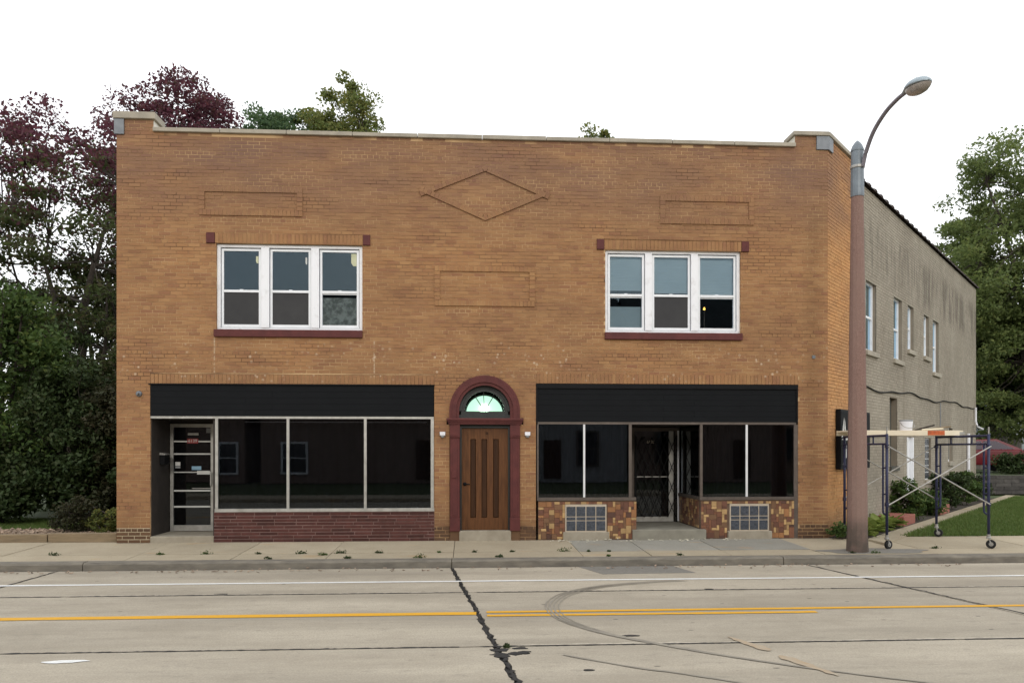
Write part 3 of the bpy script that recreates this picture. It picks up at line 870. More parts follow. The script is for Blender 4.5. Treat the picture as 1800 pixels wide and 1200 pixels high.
# recessed entrance of the left shop
ent = empty("shop_entrance", parent=bld)
box("side_panel", M['dark_wall'], ent, .580, .607, .04, 1.0, .10, 2.31)
box("side_panel", M['dark_wall'], ent, 1.700, 1.730, .07, 1.0, .10, 2.26)
box("ceiling", M['dark_wall'], ent, .580, 1.735, .052, 1.0, 2.272, 2.30)
box("rear_panel", M['dark_wall'], ent, .610, 1.70, .945, .985, .12, 2.27)
MB().box(.600,1.737,-.015,.96,-.04,.115).build("step", M['concrete'], ent, bevel=.012)
dl = empty("shop_door", parent=bld)
X0, X1, YD = .625, 1.485, .90
fm = MB().box(X0,X0+.06,YD-.03,YD+.04,.118,2.20).box(X1-.045,X1,YD-.03,YD+.04,.118,2.20).box(X0+.06,X1-.045,YD-.03,YD+.04,2.135,2.20)
fm.build("frame", M['alum'], dl)
box("rail", M['alum'], dl, X0+.062, X1-.047, YD-.02, YD+.02, .125, .235)
box("stile", M['alum'], dl, X1-.092, X1-.046, YD-.022, YD+.02, .236, 2.134)
GX0, GX1 = X0+.062, X1-.094
box("pane", M['shop_glass'], dl, GX0, GX1, YD-.004, YD+.002, .237, 2.134)
def dz(y): return 1.7 + (790-y)*14.93/1350
for y, h in ((775.5,.028),(797.5,.028),(829.5,.018),(862,.030),(890,.032)):
    box("push_bar", M['print_white'], dl, GX0+.004, GX1-.004, YD-.022, YD-.006, dz(y)-h/2, dz(y)+h/2)
box("push_bar", M['alum'], dl, GX0+.35, GX1-.004, YD-.022, YD-.006, dz(858)-.006, dz(858)+.006)
def sx(x): return 6.364 + 0  # placeholder scale for sticker rows
def dxp(x): return .625 + (x-297)*(.86/81.0)
box("sticker", M['print_white'], dl, dxp(328), dxp(347), YD-.009, YD-.0055, dz(764.5), dz(760.5))
box("sticker", M['grey_plastic'], dl, dxp(361), dxp(373), YD-.009, YD-.0055, dz(760.5), dz(752))
box("sticker", M['print_white'], dl, dxp(305.5), dxp(314.5), YD-.009, YD-.0055, dz(818), dz(811.5))
box("sticker", M['grey_plastic'], dl, dxp(305.5), dxp(314.5), YD-.009, YD-.0055, dz(822.5), dz(818.8))
box("sticker", M['print_blue'], dl, dxp(335), dxp(352), YD-.009, YD-.0055, dz(825.5), dz(819))
box("sticker", M['print_white'], dl, dxp(345), dxp(368), YD-.026, YD-.0225, dz(833.5), dz(827))
box("number_plate", M['red_print'], dl, dxp(327.5), dxp(347), YD-.027, YD-.0225, dz(779), dz(770.5))
MB().box(X1-.085,X1-.06,YD-.075,YD-.05,1.00,1.27).box(X1-.08,X1-.065,YD-.05,YD-.022,1.02,1.04).box(X1-.08,X1-.065,YD-.05,YD-.022,1.23,1.25).build("handle", M['steel'], dl)
def text(name, body, size, loc, mat, parent, rot=(R(90),0,0)):
    cu = bpy.data.curves.new(name, 'FONT'); cu.body = body; cu.size = size; cu.extrude = .0008; cu.align_x = 'CENTER'; cu.align_y = 'CENTER'
    o = bpy.data.objects.new(name, cu); COL.objects.link(o)
    o.location = loc; o.rotation_euler = rot
    bpy.context.view_layer.update()
    me = bpy.data.meshes.new_from_object(o.evaluated_get(bpy.context.evaluated_depsgraph_get()))
    bpy.data.objects.remove(o)
    n = bpy.data.objects.new(name, me); COL.objects.link(n)
    n.location = loc; n.rotation_euler = rot
    me.materials.clear(); me.materials.append(mat); setp(n, parent)
    return n
text("house_number", "6139", .085, (dxp(337.3), YD-.029, dz(774.8)), M['print_white'], dl)

# ---- arched middle door
ad = empty("arched_doorway", parent=bld)
def arc_band(c_, r0, r1, y0, y1, n=28, a0=0, a1=math.pi):
    vs = []; fs = []
    for i in range(n+1):
        a = a0+(a1-a0)*i/n
        ca, sa = math.cos(a), math.sin(a)
        vs += [(c_[0]+r0*ca, y0, c_[1]+r0*sa),(c_[0]+r1*ca, y0, c_[1]+r1*sa),(c_[0]+r1*ca, y1, c_[1]+r1*sa),(c_[0]+r0*ca, y1, c_[1]+r0*sa)]
        if i:
            b = 4*i
            for q in range(4): fs.append((b-4+q, b-4+(q+1)%4, b+(q+1)%4, b+q))
    fs += [(0,1,2,3), (4*n+3,4*n+2,4*n+1,4*n)]
    return vs, fs
m = MB()
for r0, r1, y0 in ((.478,.535,-.030),(.535,.605,-.058),(.605,.662,-.040)):
    m.add(*arc_band(ARC_C, r0, r1, y0, .16))
for sgn in (-1, 1):
    for r0, r1, y0 in ((.478,.535,-.030),(.535,.605,-.058),(.605,.662,-.040)):
        a, b = sorted((ARC_C[0]+sgn*r0, ARC_C[0]+sgn*r1)); m.box(a, b, y0, .16, 2.288, ARC_C[1])
m.build("arch", M['maroon'], ad)
m = MB().box(5.995,7.434,-.105,.10,2.243,2.287).box(6.012,7.418,-.085,.10,2.208,2.243).box(6.030,7.400,-.066,.10,2.171,2.208)
m.build("lintel", M['maroon'], ad, bevel=.008)
for x0, x1 in ((6.055,6.245),(7.180,7.369)):
    j = empty("pilaster", parent=ad) if False else ad
    m = MB().box(x0+.006,x1-.006,-.035,.14,.43,1.96).box(x0,x1,-.052,.14,.18,.43).box(x0,x1,-.048,.14,1.96,2.169)
    m.box(x0-.004,x1+.004,-.060,.13,1.93,1.955).box(x0+.045,x1-.045,-.042,.10,.47,1.90)
    m.build("pilaster", M['maroon'], ad, bevel=.005)
    MB().box(x0+.004,x1-.004,-.020,.14,-.03,.178).build("plinth", M['brick_dark'], ad)
MB().box(6.10,6.185,-.062,-.036,1.175,1.31).build("mail_slot", M['maroon'], ad, bevel=.004)
m = MB().add(*arc_band(ARC_C, .430, .482, .075, .16)).add(*arc_band(ARC_C, .372, .432, .100, .16))
m.box(6.226,7.188,.062,.16,2.289,2.355).box(6.262,7.152,.095,.16,2.355,2.423)
m.build("fanlight_frame", M['frame_dark'], ad)
# mirror pane leaning slightly to the sky, bulge added to shape the sun glint
n1, n2 = 24, 12
vs = [(ARC_C[0], 0, 2.424)]; fs = []
T0, RB = R(7.2), 1.6
for j in range(1, n2+1):
    for i in range(n1+1):
        a = math.pi*i/n1; rr_ = .374*j/n2
        vs.append((ARC_C[0]+rr_*math.cos(a), 0, 2.424+rr_*math.sin(a)))
vs = [(x, .128 + math.tan(T0)*(z-2.424) + ((x-ARC_C[0])**2+(z-2.424)**2)/(2*RB), z) for x, _, z in vs]
for i in range(n1): fs.append((0, 1+i, 2+i))
for j in range(n2-1):
    b = 1+j*(n1+1)
    for i in range(n1): fs.append((b+i, b+n1+1+i, b+n1+2+i, b+i+1))
MB().add(vs, [q[::-1] for q in fs]).build("fanlight_pane", M['mirror'], ad, smooth=True)
for a in (60, 93, 121):
    ca, sa = math.cos(R(a)), math.sin(R(a))
    MB().path([(ARC_C[0]+.10*ca, .120, 2.424+.10*sa),(ARC_C[0]+.376*ca, .125, 2.424+.376*sa)], .0045, 5).build("glazing_bar", M['frame_dark'], ad)
wd = empty("oak_door", parent=bld)
MB().box(6.246,6.275,.045,.16,.185,2.169).box(7.150,7.179,.045,.16,.185,2.169).box(6.275,7.150,.045,.16,2.108,2.169).build("frame", M['frame_dark'], wd)
px = [6.440, 6.650, 6.868]
m = MB()
xs = [6.277] + [q for p in px for q in (p, p+.105)] + [7.148]
for i in range(0, len(xs), 2): m.box(xs[i], xs[i+1], .085, .13, .42, 1.90)
m.box(6.277,7.148,.085,.13,.190,.42).box(6.277,7.148,.085,.13,1.90,2.105)
m.build("leaf", M['wood'], wd)
for p in px: MB().cham(p, p+.105, .098, .13, .42, 1.90, .012).build("groove", M['wood_dark'], wd)
MB().box(6.73,6.775,.078,.0849,1.985,2.03).build("peephole", M['wood_dark'], wd)
MB().lathe((6.335,.055,1.055), [(.032,.025),(.034,.018),(.018,.010),(.014,-.02)], 12, 'y').path([(6.335,.045,1.055),(6.37,.040,1.055),(6.43,.042,1.05)], .010, 8).build("handle", M['black_trim'], wd)
MB().box(6.232,7.20,-.045,.16,-.03,.186).build("step", M['concrete'], ad, bevel=.010)

# ---- right shop
sr = empty("shopfront", parent=bld); sr["label"] = "right shopfront with patchwork tile base and barred recessed door"
soldier(sr, 7.672, 12.724, 2.945, 3.128, -.004)
for k in range(6):
    zk = 2.226 + k*.104
    for (a, b) in ((7.705, 10.1+.6*(k%2)), (10.103+.6*(k%2), 12.690)):
        box("fascia_board", M['black'], sr, a, b, .012+g.uniform(-.002,.002), .06, zk, zk+.1015)
m = MB().box(7.672,12.722,-.012,.06,2.852,2.940).box(7.672,7.704,-.006,.06,2.20,2.851).box(12.691,12.722,-.006,.06,2.20,2.851)
m.build("fascia_frame", M['black_trim'], sr, bevel=.004)
box("head_rail", M['bronze'], sr, 7.705, 12.69, .004, .08, 2.180, 2.222)
for a, b in ((7.690,7.722),(9.440,9.495),(10.812,10.862),(12.645,12.722)):
    box("mullion", M['bronze'], sr, a, b, .004, .075, .800 if a < 12 else .0, 2.179)
for a, b in ((8.570,8.606),(11.705,11.742)):
    box("joint_strip", M['white_strip'], sr, a, b, .010, .05, .802, 2.179)
for a, b in ((7.722,8.570),(8.606,9.440),(10.862,11.705),(11.742,12.645)):
    box("pane", M['shop_glass'], sr, a, b, .030, .036, .800, 2.179)
box("pane", M['shop_glass'], sr, 10.834, 10.840, .075, 1.47, .800, 2.179)
box("pane", M['shop_glass'], sr, 9.455, 9.461, .075, 1.47, .800, 2.179)
for a, b in ((7.69,9.575),(10.80,12.644)):
    box("sill", M['bronze'], sr, a, b, -.020, .12, .742, .799)
box("sill", M['bronze'], sr, 10.790, 10.875, .121, 1.47, .742, .799)
box("sill", M['bronze'], sr, 9.43, 9.50, .121, 1.47, .742, .799)
wavy(7.70, 9.42, .34, .75, 2.2, .03, M['curtain'], sr)
wavy(10.95, 12.70, .34, .75, 2.2, .03, M['curtain'], sr)
wavy(.1, 1.55, 11.10, .75, 2.2, .02, M['curtain'], sr, along='y')
box("ceiling", M['dark_wall'], sr, 9.44, 10.86, .082, 1.60, 2.182, 2.21)
MB().box(9.500,10.905,-.09,.0,-.05,.190).box(9.567,10.820,.0,1.56,-.05,.189).build("step", M['concrete_grey'], sr, bevel=.010)
# patchwork tiles
CELL = .0505
tile_me = {}
def tile_shape(i, w, h):
    k = (i, w, h)
    if k not in tile_me:
        m = MB().cham(-w*CELL/2+.002, w*CELL/2-.002, -.010, .004, -h*CELL/2+.002, h*CELL/2-.002, .003)
        me = bpy.data.meshes.new("tile"); me.from_pydata(m.v, [], m.f); me.materials.append(M['tile'][i]); tile_me[k] = me
    return tile_me[k]
def patchwork(x0, x1, z0, z1, gap, parent, seed, put):
    r_ = random.Random(seed)
    nx, nz = int(round((x1-x0)/CELL)), int(round((z1-z0)/CELL))
    occ = [[False]*nz for _ in range(nx)]
    for i in range(nx):
        for j in range(nz):
            x = x0+(i+.5)*CELL; z = z0+(j+.5)*CELL
            if gap and gap[0]-.015 < x < gap[1]+.015 and gap[2]-.015 < z < gap[3]+.015: occ[i][j] = True
    for j in range(nz):
        for i in range(nx):
            if occ[i][j]: continue
            opts = [(3,2),(2,3),(2,2),(2,2),(2,2),(2,1),(1,2),(2,1),(1,2),(1,1)]
            r_.shuffle(opts)
            opts.append((1,1))
            for w, h in opts:
                if i+w <= nx and j+h <= nz and all(not occ[i+p][j+q] for p in range(w) for q in range(h)): break
            for p in range(w):
                for q in range(h): occ[i+p][j+q] = True
            c_ = r_.choices(range(6), (30,24,24,7,13,8))[0]
            if w*h <= 2 and r_.random() < .35: c_ = 3
            put(tile_shape(c_, w, h), x0+(i+w/2)*CELL, z0+(j+h/2)*CELL)
GB = [(8.215,9.020,.0,.675),(11.375,12.160,.0,.670)]
for (a, b, gb, sd) in ((7.712,9.565,GB[0],1),(10.826,12.650,GB[1],2)):
    tp = empty("tiled_base", parent=bld)
    box("backing", M['tile_joint'], tp, a, b, .008, .12, -.02, .741)
    patchwork(a+.004, b-.004, .012, .735, gb, tp, sd, lambda me, x, z: instance("tile", me, tp, (x, .008+g.uniform(-.0015,.0015), z)))
    # glass block window with its concrete sill
    w = empty("glass_block_window", parent=bld)
    wx0, wx1 = gb[0]+.010, gb[1]-.010
    box("cement_bed", M['cement'], w, wx0, wx1, -.004, .03, .150, .668)
    cw = (wx1-wx0-.03)/4
    z = .166
    for hh in (.196, .074, .196):
        for i in range(4):
            MB().cham(wx0+.015+i*cw+.008, wx0+.015+(i+1)*cw-.008, -.012, .02, z+.006, z+hh-.006, .008).build("glass_block", M['glassblock'], w)
        z += hh
    MB().box(gb[0]-.03, gb[1]+.035, -.055, .03, -.02, .150).build("sill", M['concrete'], w, bevel=.008)
tr_ = empty("tiled_base", parent=bld)
box("backing", M['tile_joint'], tr_, 10.828, 10.92, .122, 1.52, .10, .741)
patchwork(.13, 1.50, .20, .735, None, tr_, 9, lambda me, y, z: instance("tile", me, tr_, (10.828+g.uniform(-.001,.001), y, z), (1,1,1), (0,0,R(-90))))
box("backing", M['tile_joint'], tr_, 9.40, 9.555, .122, 1.52, .10, .741)
# door and folding gate
dr = empty("shop_door", parent=bld)
YR = 1.50
m = MB().box(9.80,9.87,YR-.03,YR+.05,.19,2.16).box(10.73,10.815,YR-.03,YR+.05,.19,2.16).box(9.87,10.73,YR-.03,YR+.05,2.09,2.16)
m.build("frame", M['bronze'], dr)
box("jamb_strip", M['white'], dr, 10.775, 10.812, YR-.045, YR-.031, .21, 2.10)
box("rail", M['alum'], dr, 9.872, 10.60, YR-.02, YR+.02, .20, .300)
box("stile", M['alum'], dr, 10.602, 10.700, YR-.022, YR+.02, .20, 2.088)
box("pane", M['shop_glass'], dr, 9.872, 10.601, YR-.004, YR+.002, .301, 2.088)
box("rear_panel", M['dark_wall'], dr, 9.45, 10.83, YR+.06, YR+.09, .10, 2.18)
box("side_panel", M['dark_wall'], dr, 9.45, 9.799, YR-.02, YR+.04, .19, 2.18)
box("push_bar", M['steel'], dr, 9.875, 10.60, YR-.05, YR-.03, 1.125, 1.145)
text("house_number", "6135", .085, (10.22, YR-.008, 1.86), M['plank_wood'], dr)
gate = empty("folding_gate", parent=bld)
YG = YR-.12
zt, zb = 1.97, .30
n = 5; wx = (10.72-9.89)/n
slat = 0
dzh = wx*2.5
for fam in (1, -1):
    for k in range(-8, n+9):
        # slat runs from (x, zb) upward with slope +-2.5
        xA = 9.89 + k*wx; pts = []
        for (x, z) in ((xA, zb), (xA + fam*(zt-zb)/2.5, zt)): pts.append((x, z))
        (xa, za), (xb, zb2) = pts
        # clip to gate width
        lo_, hi_ = 9.89, 10.72
        def clip(xa, za, xb, zb_):
            t0, t1 = 0.0, 1.0
            dx = xb-xa
            if abs(dx) < 1e-6: return None
            ta, tb = (lo_-xa)/dx, (hi_-xa)/dx
            t0, t1 = max(t0, min(ta, tb)), min(t1, max(ta, tb))
            if t1-t0 < .06: return None
            return (xa+dx*t0, za+(zb_-za)*t0, xa+dx*t1, za+(zb_-za)*t1)
        c4 = clip(xa, za, xb, zb2)
        if not c4: continue
        xa, za, xb, zb3 = c4
        L = math.hypot(xb-xa, zb3-za); hx, hz = -(zb3-za)/L*.0075, (xb-xa)/L*.0075
        y = YG - (.004 if fam > 0 else -.004)
        q = [(xa+hx,za+hz),(xa-hx,za-hz),(xb-hx,zb3-hz),(xb+hx,zb3+hz)]
        MB().prism(q, y-.002, y+.002).build("slat", M['blade'], gate)
for x in (9.875, 10.735): MB().box(x-.014,x+.014,YG-.014,YG+.014,.20,2.0).build("post", M['blade'], gate)

# ---- side windows, doors, pipes
def side_window(u0, u1, z0, z1):
    w = empty("window", parent=bld)
    m = MB(side)
    n0, n1_ = -.15, -.10
    t_ = .06
    m.box(u0+.002,u0+t_,n0,n1_+.02,z0,z1-.002).box(u1-t_,u1-.002,n0,n1_+.02,z0,z1-.002).box(u0+t_,u1-t_,n0,n1_+.02,z1-t_,z1-.002).box(u0+t_,u1-t_,n0,n1_+.02,z0+.0,z0+t_)
    m.build("frame", M['white'], w)
    zm = (z0+z1)/2
    MB(side).box(u0+t_,u1-t_,n0+.01,n1_+.01,zm-.025,zm+.025).build("sash_rail", M['vinyl'], w)
    MB(side).box(u0+t_,u1-t_,n0+.02,n0+.026,z0+t_,zm-.025).build("pane", M['glass'], w)
    MB(side).box(u0+t_,u1-t_,n0+.03,n0+.036,zm+.025,z1-t_).build("pane", M['glass'], w)
    MB(side).box(u0+.0,u1-.0,n0-.12,n0-.11,z0,z1).build("curtain", M['screen'], w)
    MB(side).box(u0-.06,u1+.08,-.10,.06,z0-.11,z0-.003).build("sill", M['stone'], w, bevel=.006)
for q in SWIN: side_window(*q)
M['infill'] = pm("dull_green_grey_board", (.085,.083,.068), (.055,.054,.045), 3, .85)
o = empty("boarded_opening", parent=bld)
MB(side).box(4.582,5.298,-.20,-.14,1.30,2.948).build("board", M['infill'], o)
MB(side).box(4.55,5.34,-.20,.05,1.19,1.298).build("sill", M['infill'], o)
o = empty("side_door", parent=bld)
MB(side).box(6.252,6.948,-.12,-.06,.12,2.018).build("leaf", M['vinyl'], o)
MB(side).box(6.252,6.345,-.059,.016,.12,2.018).box(6.855,6.948,-.059,.016,.12,2.018).build("frame", M['white'], o)
o = empty("glass_block_window", parent=bld)
MB(side).box(8.302,9.038,-.12,-.05,.862,2.018).build("cement_bed", M['white_strip'], o)
for k in range(6):
    for i in range(3):
        MB(side).box(8.33+i*.235,8.33+i*.235+.215,-.06,-.042,.90+k*.185,.90+k*.185+.165).build("glass_block", M['glassblock'], o)
MB(side).box(8.26,9.08,-.10,.05,.76,.858).build("sill", M['stone'], o)
o = empty("window", parent=bld)
MB(side).box(11.502,12.198,-.14,-.10,1.322,2.378).build("frame", M['white'], o)
MB(side).box(11.57,12.13,-.098,-.092,1.40,2.31).build("pane", M['shop_glass'], o)
MB(side).box(11.45,12.26,-.10,.06,1.21,1.318).build("sill", M['stone'], o)
pts = []
for i in range(61):
    u = 1.7+14.2*i/60
    pts.append((u, .025, 3.06 + .05*math.sin(u*1.15+.4) + .02*math.sin(u*3.1) + (u-1.7)*.008))
MB(side).path(pts, .016, 5).build("cable", M['black_trim'], bld)
MB(side).path([(10.25,.02,3.08),(10.25,.02,2.2)], .014, 5).build("conduit", M['grey_plastic'], bld)
MB(side).path([(15.95,.06,3.18),(15.95,.06,2.70),(15.95,.10,2.56),(15.6,.16,2.50),(16.05,.26,2.42)], .032, 8).build("vent_pipe", M['white_plastic'], bld)
MB(side).path([(14.6,.05,2.25),(14.6,.05,.12)], .05, 8).build("downspout", M['white_plastic'], bld)
MB().lathe((.405,-.01,2.718), [(.055,.01),(.05,-.03),(.025,-.045),(.022,-.10)], 10, 'y').build("gas_cap", M['tin'], bld)
MB().box(13.00,13.06,-.012,.01,3.45,3.51).build("wall_vent", M['tin'], bld)

# ------------------------------------------------------------------ things on and by the building
wall_sign = empty("wall_sign", side(1.55,.06,1.3), "black box sign with white streak graphic on the side wall behind the lamp post", "sign")
MB(side).box(.45,2.50,.012,.105,1.31,2.50).build("case", M['black_trim'], wall_sign, bevel=.010)
MB(side).box(.465,2.48,.106,.110,1.36,2.45).build("face", M['black'], wall_sign)
m = MB(side)
def sface(pts): m.add([(u, .113, z) for u, z in pts] + [(u, .1105, z) for u, z in pts], [tuple(range(len(pts)))] + [(i, (i+1) % len(pts), (i+1) % len(pts)+len(pts), i+len(pts)) for i in range(len(pts))])
sface([(0.49,1.94),(0.65,2.34),(0.61,1.97)]); sface([(0.64,1.97),(0.69,2.32),(0.79,1.99)]); sface([(0.47,1.90),(1.17,2.00),(1.19,1.93),(0.72,1.88)])
sface([(0.73,1.52),(0.77,1.78),(0.87,1.80),(0.82,1.55)]); sface([(0.57,1.40),(0.61,1.50),(0.66,1.46)])
sface([(1.02,1.45),(1.37,2.2),(1.47,2.1),(1.12,1.42)])
m.build("graphic", M['print_white'], wall_sign)

for X, lab in ((5.921,"small white box light left of the arched door"),(7.509,"small white box light right of the arched door")):
    wlp = empty("wall_light", (X,0,1.95), lab, "light", "box lights beside the arched door")
    MB().box(X-.050,X+.050,-.075,-.004,1.965,2.032).build("housing", M['white_plastic'], wlp, bevel=.006)
    MB().lathe((X,-.04,1.925), [(.022,.0),(.036,.018),(.036,.0395)], 10).build("lens", M['grey_plastic'], wlp)

mbx = empty("mailbox", (.61,.5,1.4), "small black mailbox on the dark side of the left shop entrance", "mailbox")
MB().box(.608,.70,.40,.62,1.42,1.60).build("body", M['black_trim'], mbx, bevel=.006)
MB().prism([(.608,1.602),(.72,1.602),(.72,1.622),(.608,1.648)], .39, .63).build("lid", M['steel'], mbx)

# ---- lamp post
PX, PY = 13.046, -1.624
lamp = empty("street_lamp", (PX,PY,-.05), "tall brown concrete lamp post with curved arm and grey cobra head", "street lamp")
def octo(z0, r0, z1, r1, n=8):
    return [(r0, z0), (r1, z1)]
prof = [(.180,-.08),(.176,.02),(.165,.30),(.160,.9),(.147,2.2),(.130,3.6),(.112,5.0),(.100,6.02)]
MB().lathe((PX,PY,0), prof, 12).build("post", M['pole'], lamp)
MB().lathe((PX,PY,0), [(.108,6.021),(.110,6.06),(.100,6.80)], 16).build("sleeve", M['pole_metal'], lamp, smooth=False)
MB().lathe((PX,PY,0), [(.108,6.80),(.106,6.83),(.080,6.90),(.045,6.95),(.008,6.985)], 16).build("cap", M['pole_metal'], lamp)
arm = smooth([(13.09,-1.72,6.50),(13.105,-1.80,6.72),(13.125,-2.00,6.98),(13.15,-2.30,7.16),(13.175,-2.60,7.24),(13.19,-2.84,7.255)], 6)
MB().path(arm, .034, 10).build("arm", M['arm'], lamp, smooth=True)
for z in (6.50,): MB().lathe((PX,PY,0), [(.112,z),(.117,z+.01),(.117,z+.04),(.112,z+.05)], 16).build("band", M['steel'], lamp)
# cobra head: sections along its axis
A = Vector((13.185,-2.80,7.255)); B = Vector((13.235,-3.36,7.20)); ax = (B-A); L = ax.length; ax.normalize()
sd_ = ax.cross(Vector((0,0,1))).normalized(); up = sd_.cross(ax).normalized()
secs = [(0,.045,.045,.040),(.10,.065,.062,.045),(.25,.115,.095,.045),(.45,.155,.115,.048),(.65,.158,.115,.046),(.83,.13,.09,.04),(.95,.075,.05,.03),(1.0,.02,.02,.012)]
vs = []; fs = []; nn = 18
for s, w, hu, hd_ in secs:
    for k in range(nn):
        an = 2*math.pi*k/nn; cx_, cz_ = math.cos(an), math.sin(an)
        p = A + ax*(L*s) + sd_*(cx_*w) + up*((hu if cz_ > 0 else hd_*.45)*cz_)
        vs.append(tuple(p))
for i in range(len(secs)-1):
    for k in range(nn): fs.append((i*nn+k, i*nn+(k+1)%nn, (i+1)*nn+(k+1)%nn, (i+1)*nn+k))
fs += [tuple(range(nn-1,-1,-1)), tuple((len(secs)-1)*nn+k for k in range(nn))]
MB().add(vs, fs).build("lamp_head", M['lum'], lamp, smooth=True)
vs = []; fs = []
for i, (f_, d_) in enumerate(((1.0,.018),(.95,.05),(.75,.095),(.4,.125),(.05,.135))):
    for k in range(nn):
        an = 2*math.pi*k/nn
        p = A + ax*(L*.58 + .25*f_*math.cos(an)) + sd_*(.135*f_*math.sin(an)) - up*d_
        vs.append(tuple(p))
    if i:
        for k in range(nn): fs.append(((i-1)*nn+k, (i-1)*nn+(k+1)%nn, i*nn+(k+1)%nn, i*nn+k))
fs.append(tuple(4*nn+k for k in range(nn)))
MB().add(vs, fs).build("lens", M['lens'], lamp, smooth=True)

# ---- scaffold tower on castors
SX0, SX1, SY0, SY1 = 13.70, 15.55, -1.39, .115
sc = empty("scaffold", (14.6,-.6,0), "dark blue rolling scaffold frame with crossed silver braces beside the lamp post", "scaffold")
for X in (SX0, SX1):
    for Yp, ins in ((SY0, 1), (SY1, -1)):
        z0 = wz(min(Yp,0))
        MB().path([(X,Yp,z0+.19),(X,Yp,1.975)], .024, 10).build("upright", M['blue_steel'], sc, smooth=True)
        MB().path([(X,Yp,1.97),(X,Yp,2.10)], .012, 8).build("pin", M['steel'], sc)
        yi = Yp+ins*.125
        MB().path(smooth([(X,yi,1.80),(X,yi,1.2),(X,yi,.66),(X,yi-ins*.03,.58),(X,Yp+ins*.02,.555)], 4), .017, 8).build("ladder_rail", M['blue_steel'], sc)
        for z in (1.38, .92): MB().path([(X,Yp,z),(X,yi,z)], .014, 8).build("rung", M['blue_steel'], sc)
        for z in (1.76, .74): MB().box(X-.022,X+.022,Yp-.034,Yp+.034,z-.03,z+.03).build("brace_lock", M['blue_steel'], sc)
        # castor
        r_ = .078; yaw = {(SX0,SY0): .35, (SX1,SY0): -.5, (SX0,SY1): .9, (SX1,SY1): -.75}[(X,Yp)]
        c0 = Vector((X+.035*math.cos(yaw), Yp+.035*math.sin(yaw), z0+r_))
        axv = Vector((-math.sin(yaw), math.cos(yaw), 0))
        def disc(rad, half, mat, nm):
            m = MB(); vs = []; fs = []; n = 20
            e1 = Vector((math.cos(yaw), math.sin(yaw), 0)); e2 = Vector((0,0,1))
            prof = [(rad*.55,-half),(rad*.92,-half),(rad,-half*.6),(rad,half*.6),(rad*.92,half),(rad*.55,half)]
            for rr_, h in prof:
                for k in range(n):
                    an = 2*math.pi*k/n
                    vs.append(tuple(c0 + axv*h + e1*(rr_*math.cos(an)) + e2*(rr_*math.sin(an))))
            for i in range(len(prof)-1):
                for k in range(n): fs.append((i*n+k, i*n+(k+1)%n, (i+1)*n+(k+1)%n, (i+1)*n+k))
            fs += [tuple(range(n)), tuple((len(prof)-1)*n+k for k in range(n))]
            return m.add(vs, fs).build(nm, mat, sc)
        disc(r_, .024, M['rubber'], "castor_wheel"); disc(r_*.5, .027, M['steel'], "wheel_hub")
        for sg in (-1, 1):
            q = c0 + axv*(.034*sg)
            MB().path([(q.x,q.y,q.z-.01),((q.x+X)/2+axv.x*.006*sg,(q.y+Yp)/2,q.z+.06),(X+axv.x*.03*sg,Yp+axv.y*.03*sg,z0+.185)], .011, 6).build("castor_fork", M['steel'], sc)
        MB().lathe((X,Yp,z0+.175), [(.042,0),(.042,.018),(.030,.03),(.030,.075)], 12).build("castor_stem", M['steel'], sc)
    MB().path([(X,SY0,1.945),(X,SY1,1.945)], .022, 8).build("top_rail", M['blue_steel'], sc)
    MB().path([(X,SY0,1.80),(X,SY1,1.80)], .018, 8).build("rail", M['blue_steel'], sc)
    for yy in (SY0+.45, SY1-.45): MB().path([(X,yy,1.80),(X,yy,1.945)], .014, 8).build("rail_post", M['blue_steel'], sc)
for Yp, o_ in ((SY0,-.036),(SY1,.036)):
    MB().path([(SX0,Yp+o_,1.76),(SX1,Yp+o_,.74)], .0125, 8).build("brace", M['steel'], sc)
    MB().path([(SX1,Yp+o_*1.75,1.76),(SX0,Yp+o_*1.75,.74)], .0125, 8).build("brace", M['steel'], sc)
pk = empty("scaffold_plank", (14.5,-.25,1.97), "long pale plank with orange marking lying across the scaffold top", "plank")
MB().box(13.50,15.70,-.47,.02,2.035,2.060).build("deck", M['plank_wood'], pk)
for yy in (-.486, .021): MB().box(13.50,15.62,yy,yy+.015,1.968,2.062).build("side_rail", M['plank_wood'], pk)
MB().box(15.00,15.33,-.4885,-.4865,1.972,2.058).build("label_strip", M['orange_mark'], pk)
MB().box(15.62,15.72,-.485,.03,1.990,2.034).build("hook", M['steel'], pk)
bu = empty("bucket", (14.72,-.25,2.06), "white plastic bucket with grey rim standing on the scaffold plank", "bucket")
MB().lathe((14.72,-.25,2.062), [(.104,0),(.114,.15),(.118,.15),(.118,.185),(.108,.185),(.100,.03)], 20).build("body", M['white_plastic'], bu, smooth=False)
MB().lathe((14.72,-.25,2.255), [(.119,-.02),(.121,.0),(.119,.012),(.02,.016)], 20).build("lid", M['grey_plastic'], bu)
MB().path(smooth([(14.60,-.25,2.22),(14.61,-.35,2.14),(14.72,-.385,2.11),(14.83,-.35,2.14),(14.84,-.25,2.22)],4), .006, 6).build("handle", M['steel'], bu)
sticks = [((14.93,-.42,2.075),(15.42,-.30,2.10),"thin grey stick lying nearest the street on the scaffold plank",'plank_wood'),
          ((15.05,-.20,2.075),(15.55,-.33,2.14),"pale wood offcut propped on other scraps on the scaffold plank",'timber'),
          ((14.98,-.10,2.075),(15.30,-.22,2.17),"dark stick poking up from the scaffold plank",'bark')]
for a, b, lab, mt in sticks:
    o = MB().path([a, b], .014, 4).build("wood_scrap", M[mt]); tag(o, lab, "stick", "scraps on the scaffold plank")

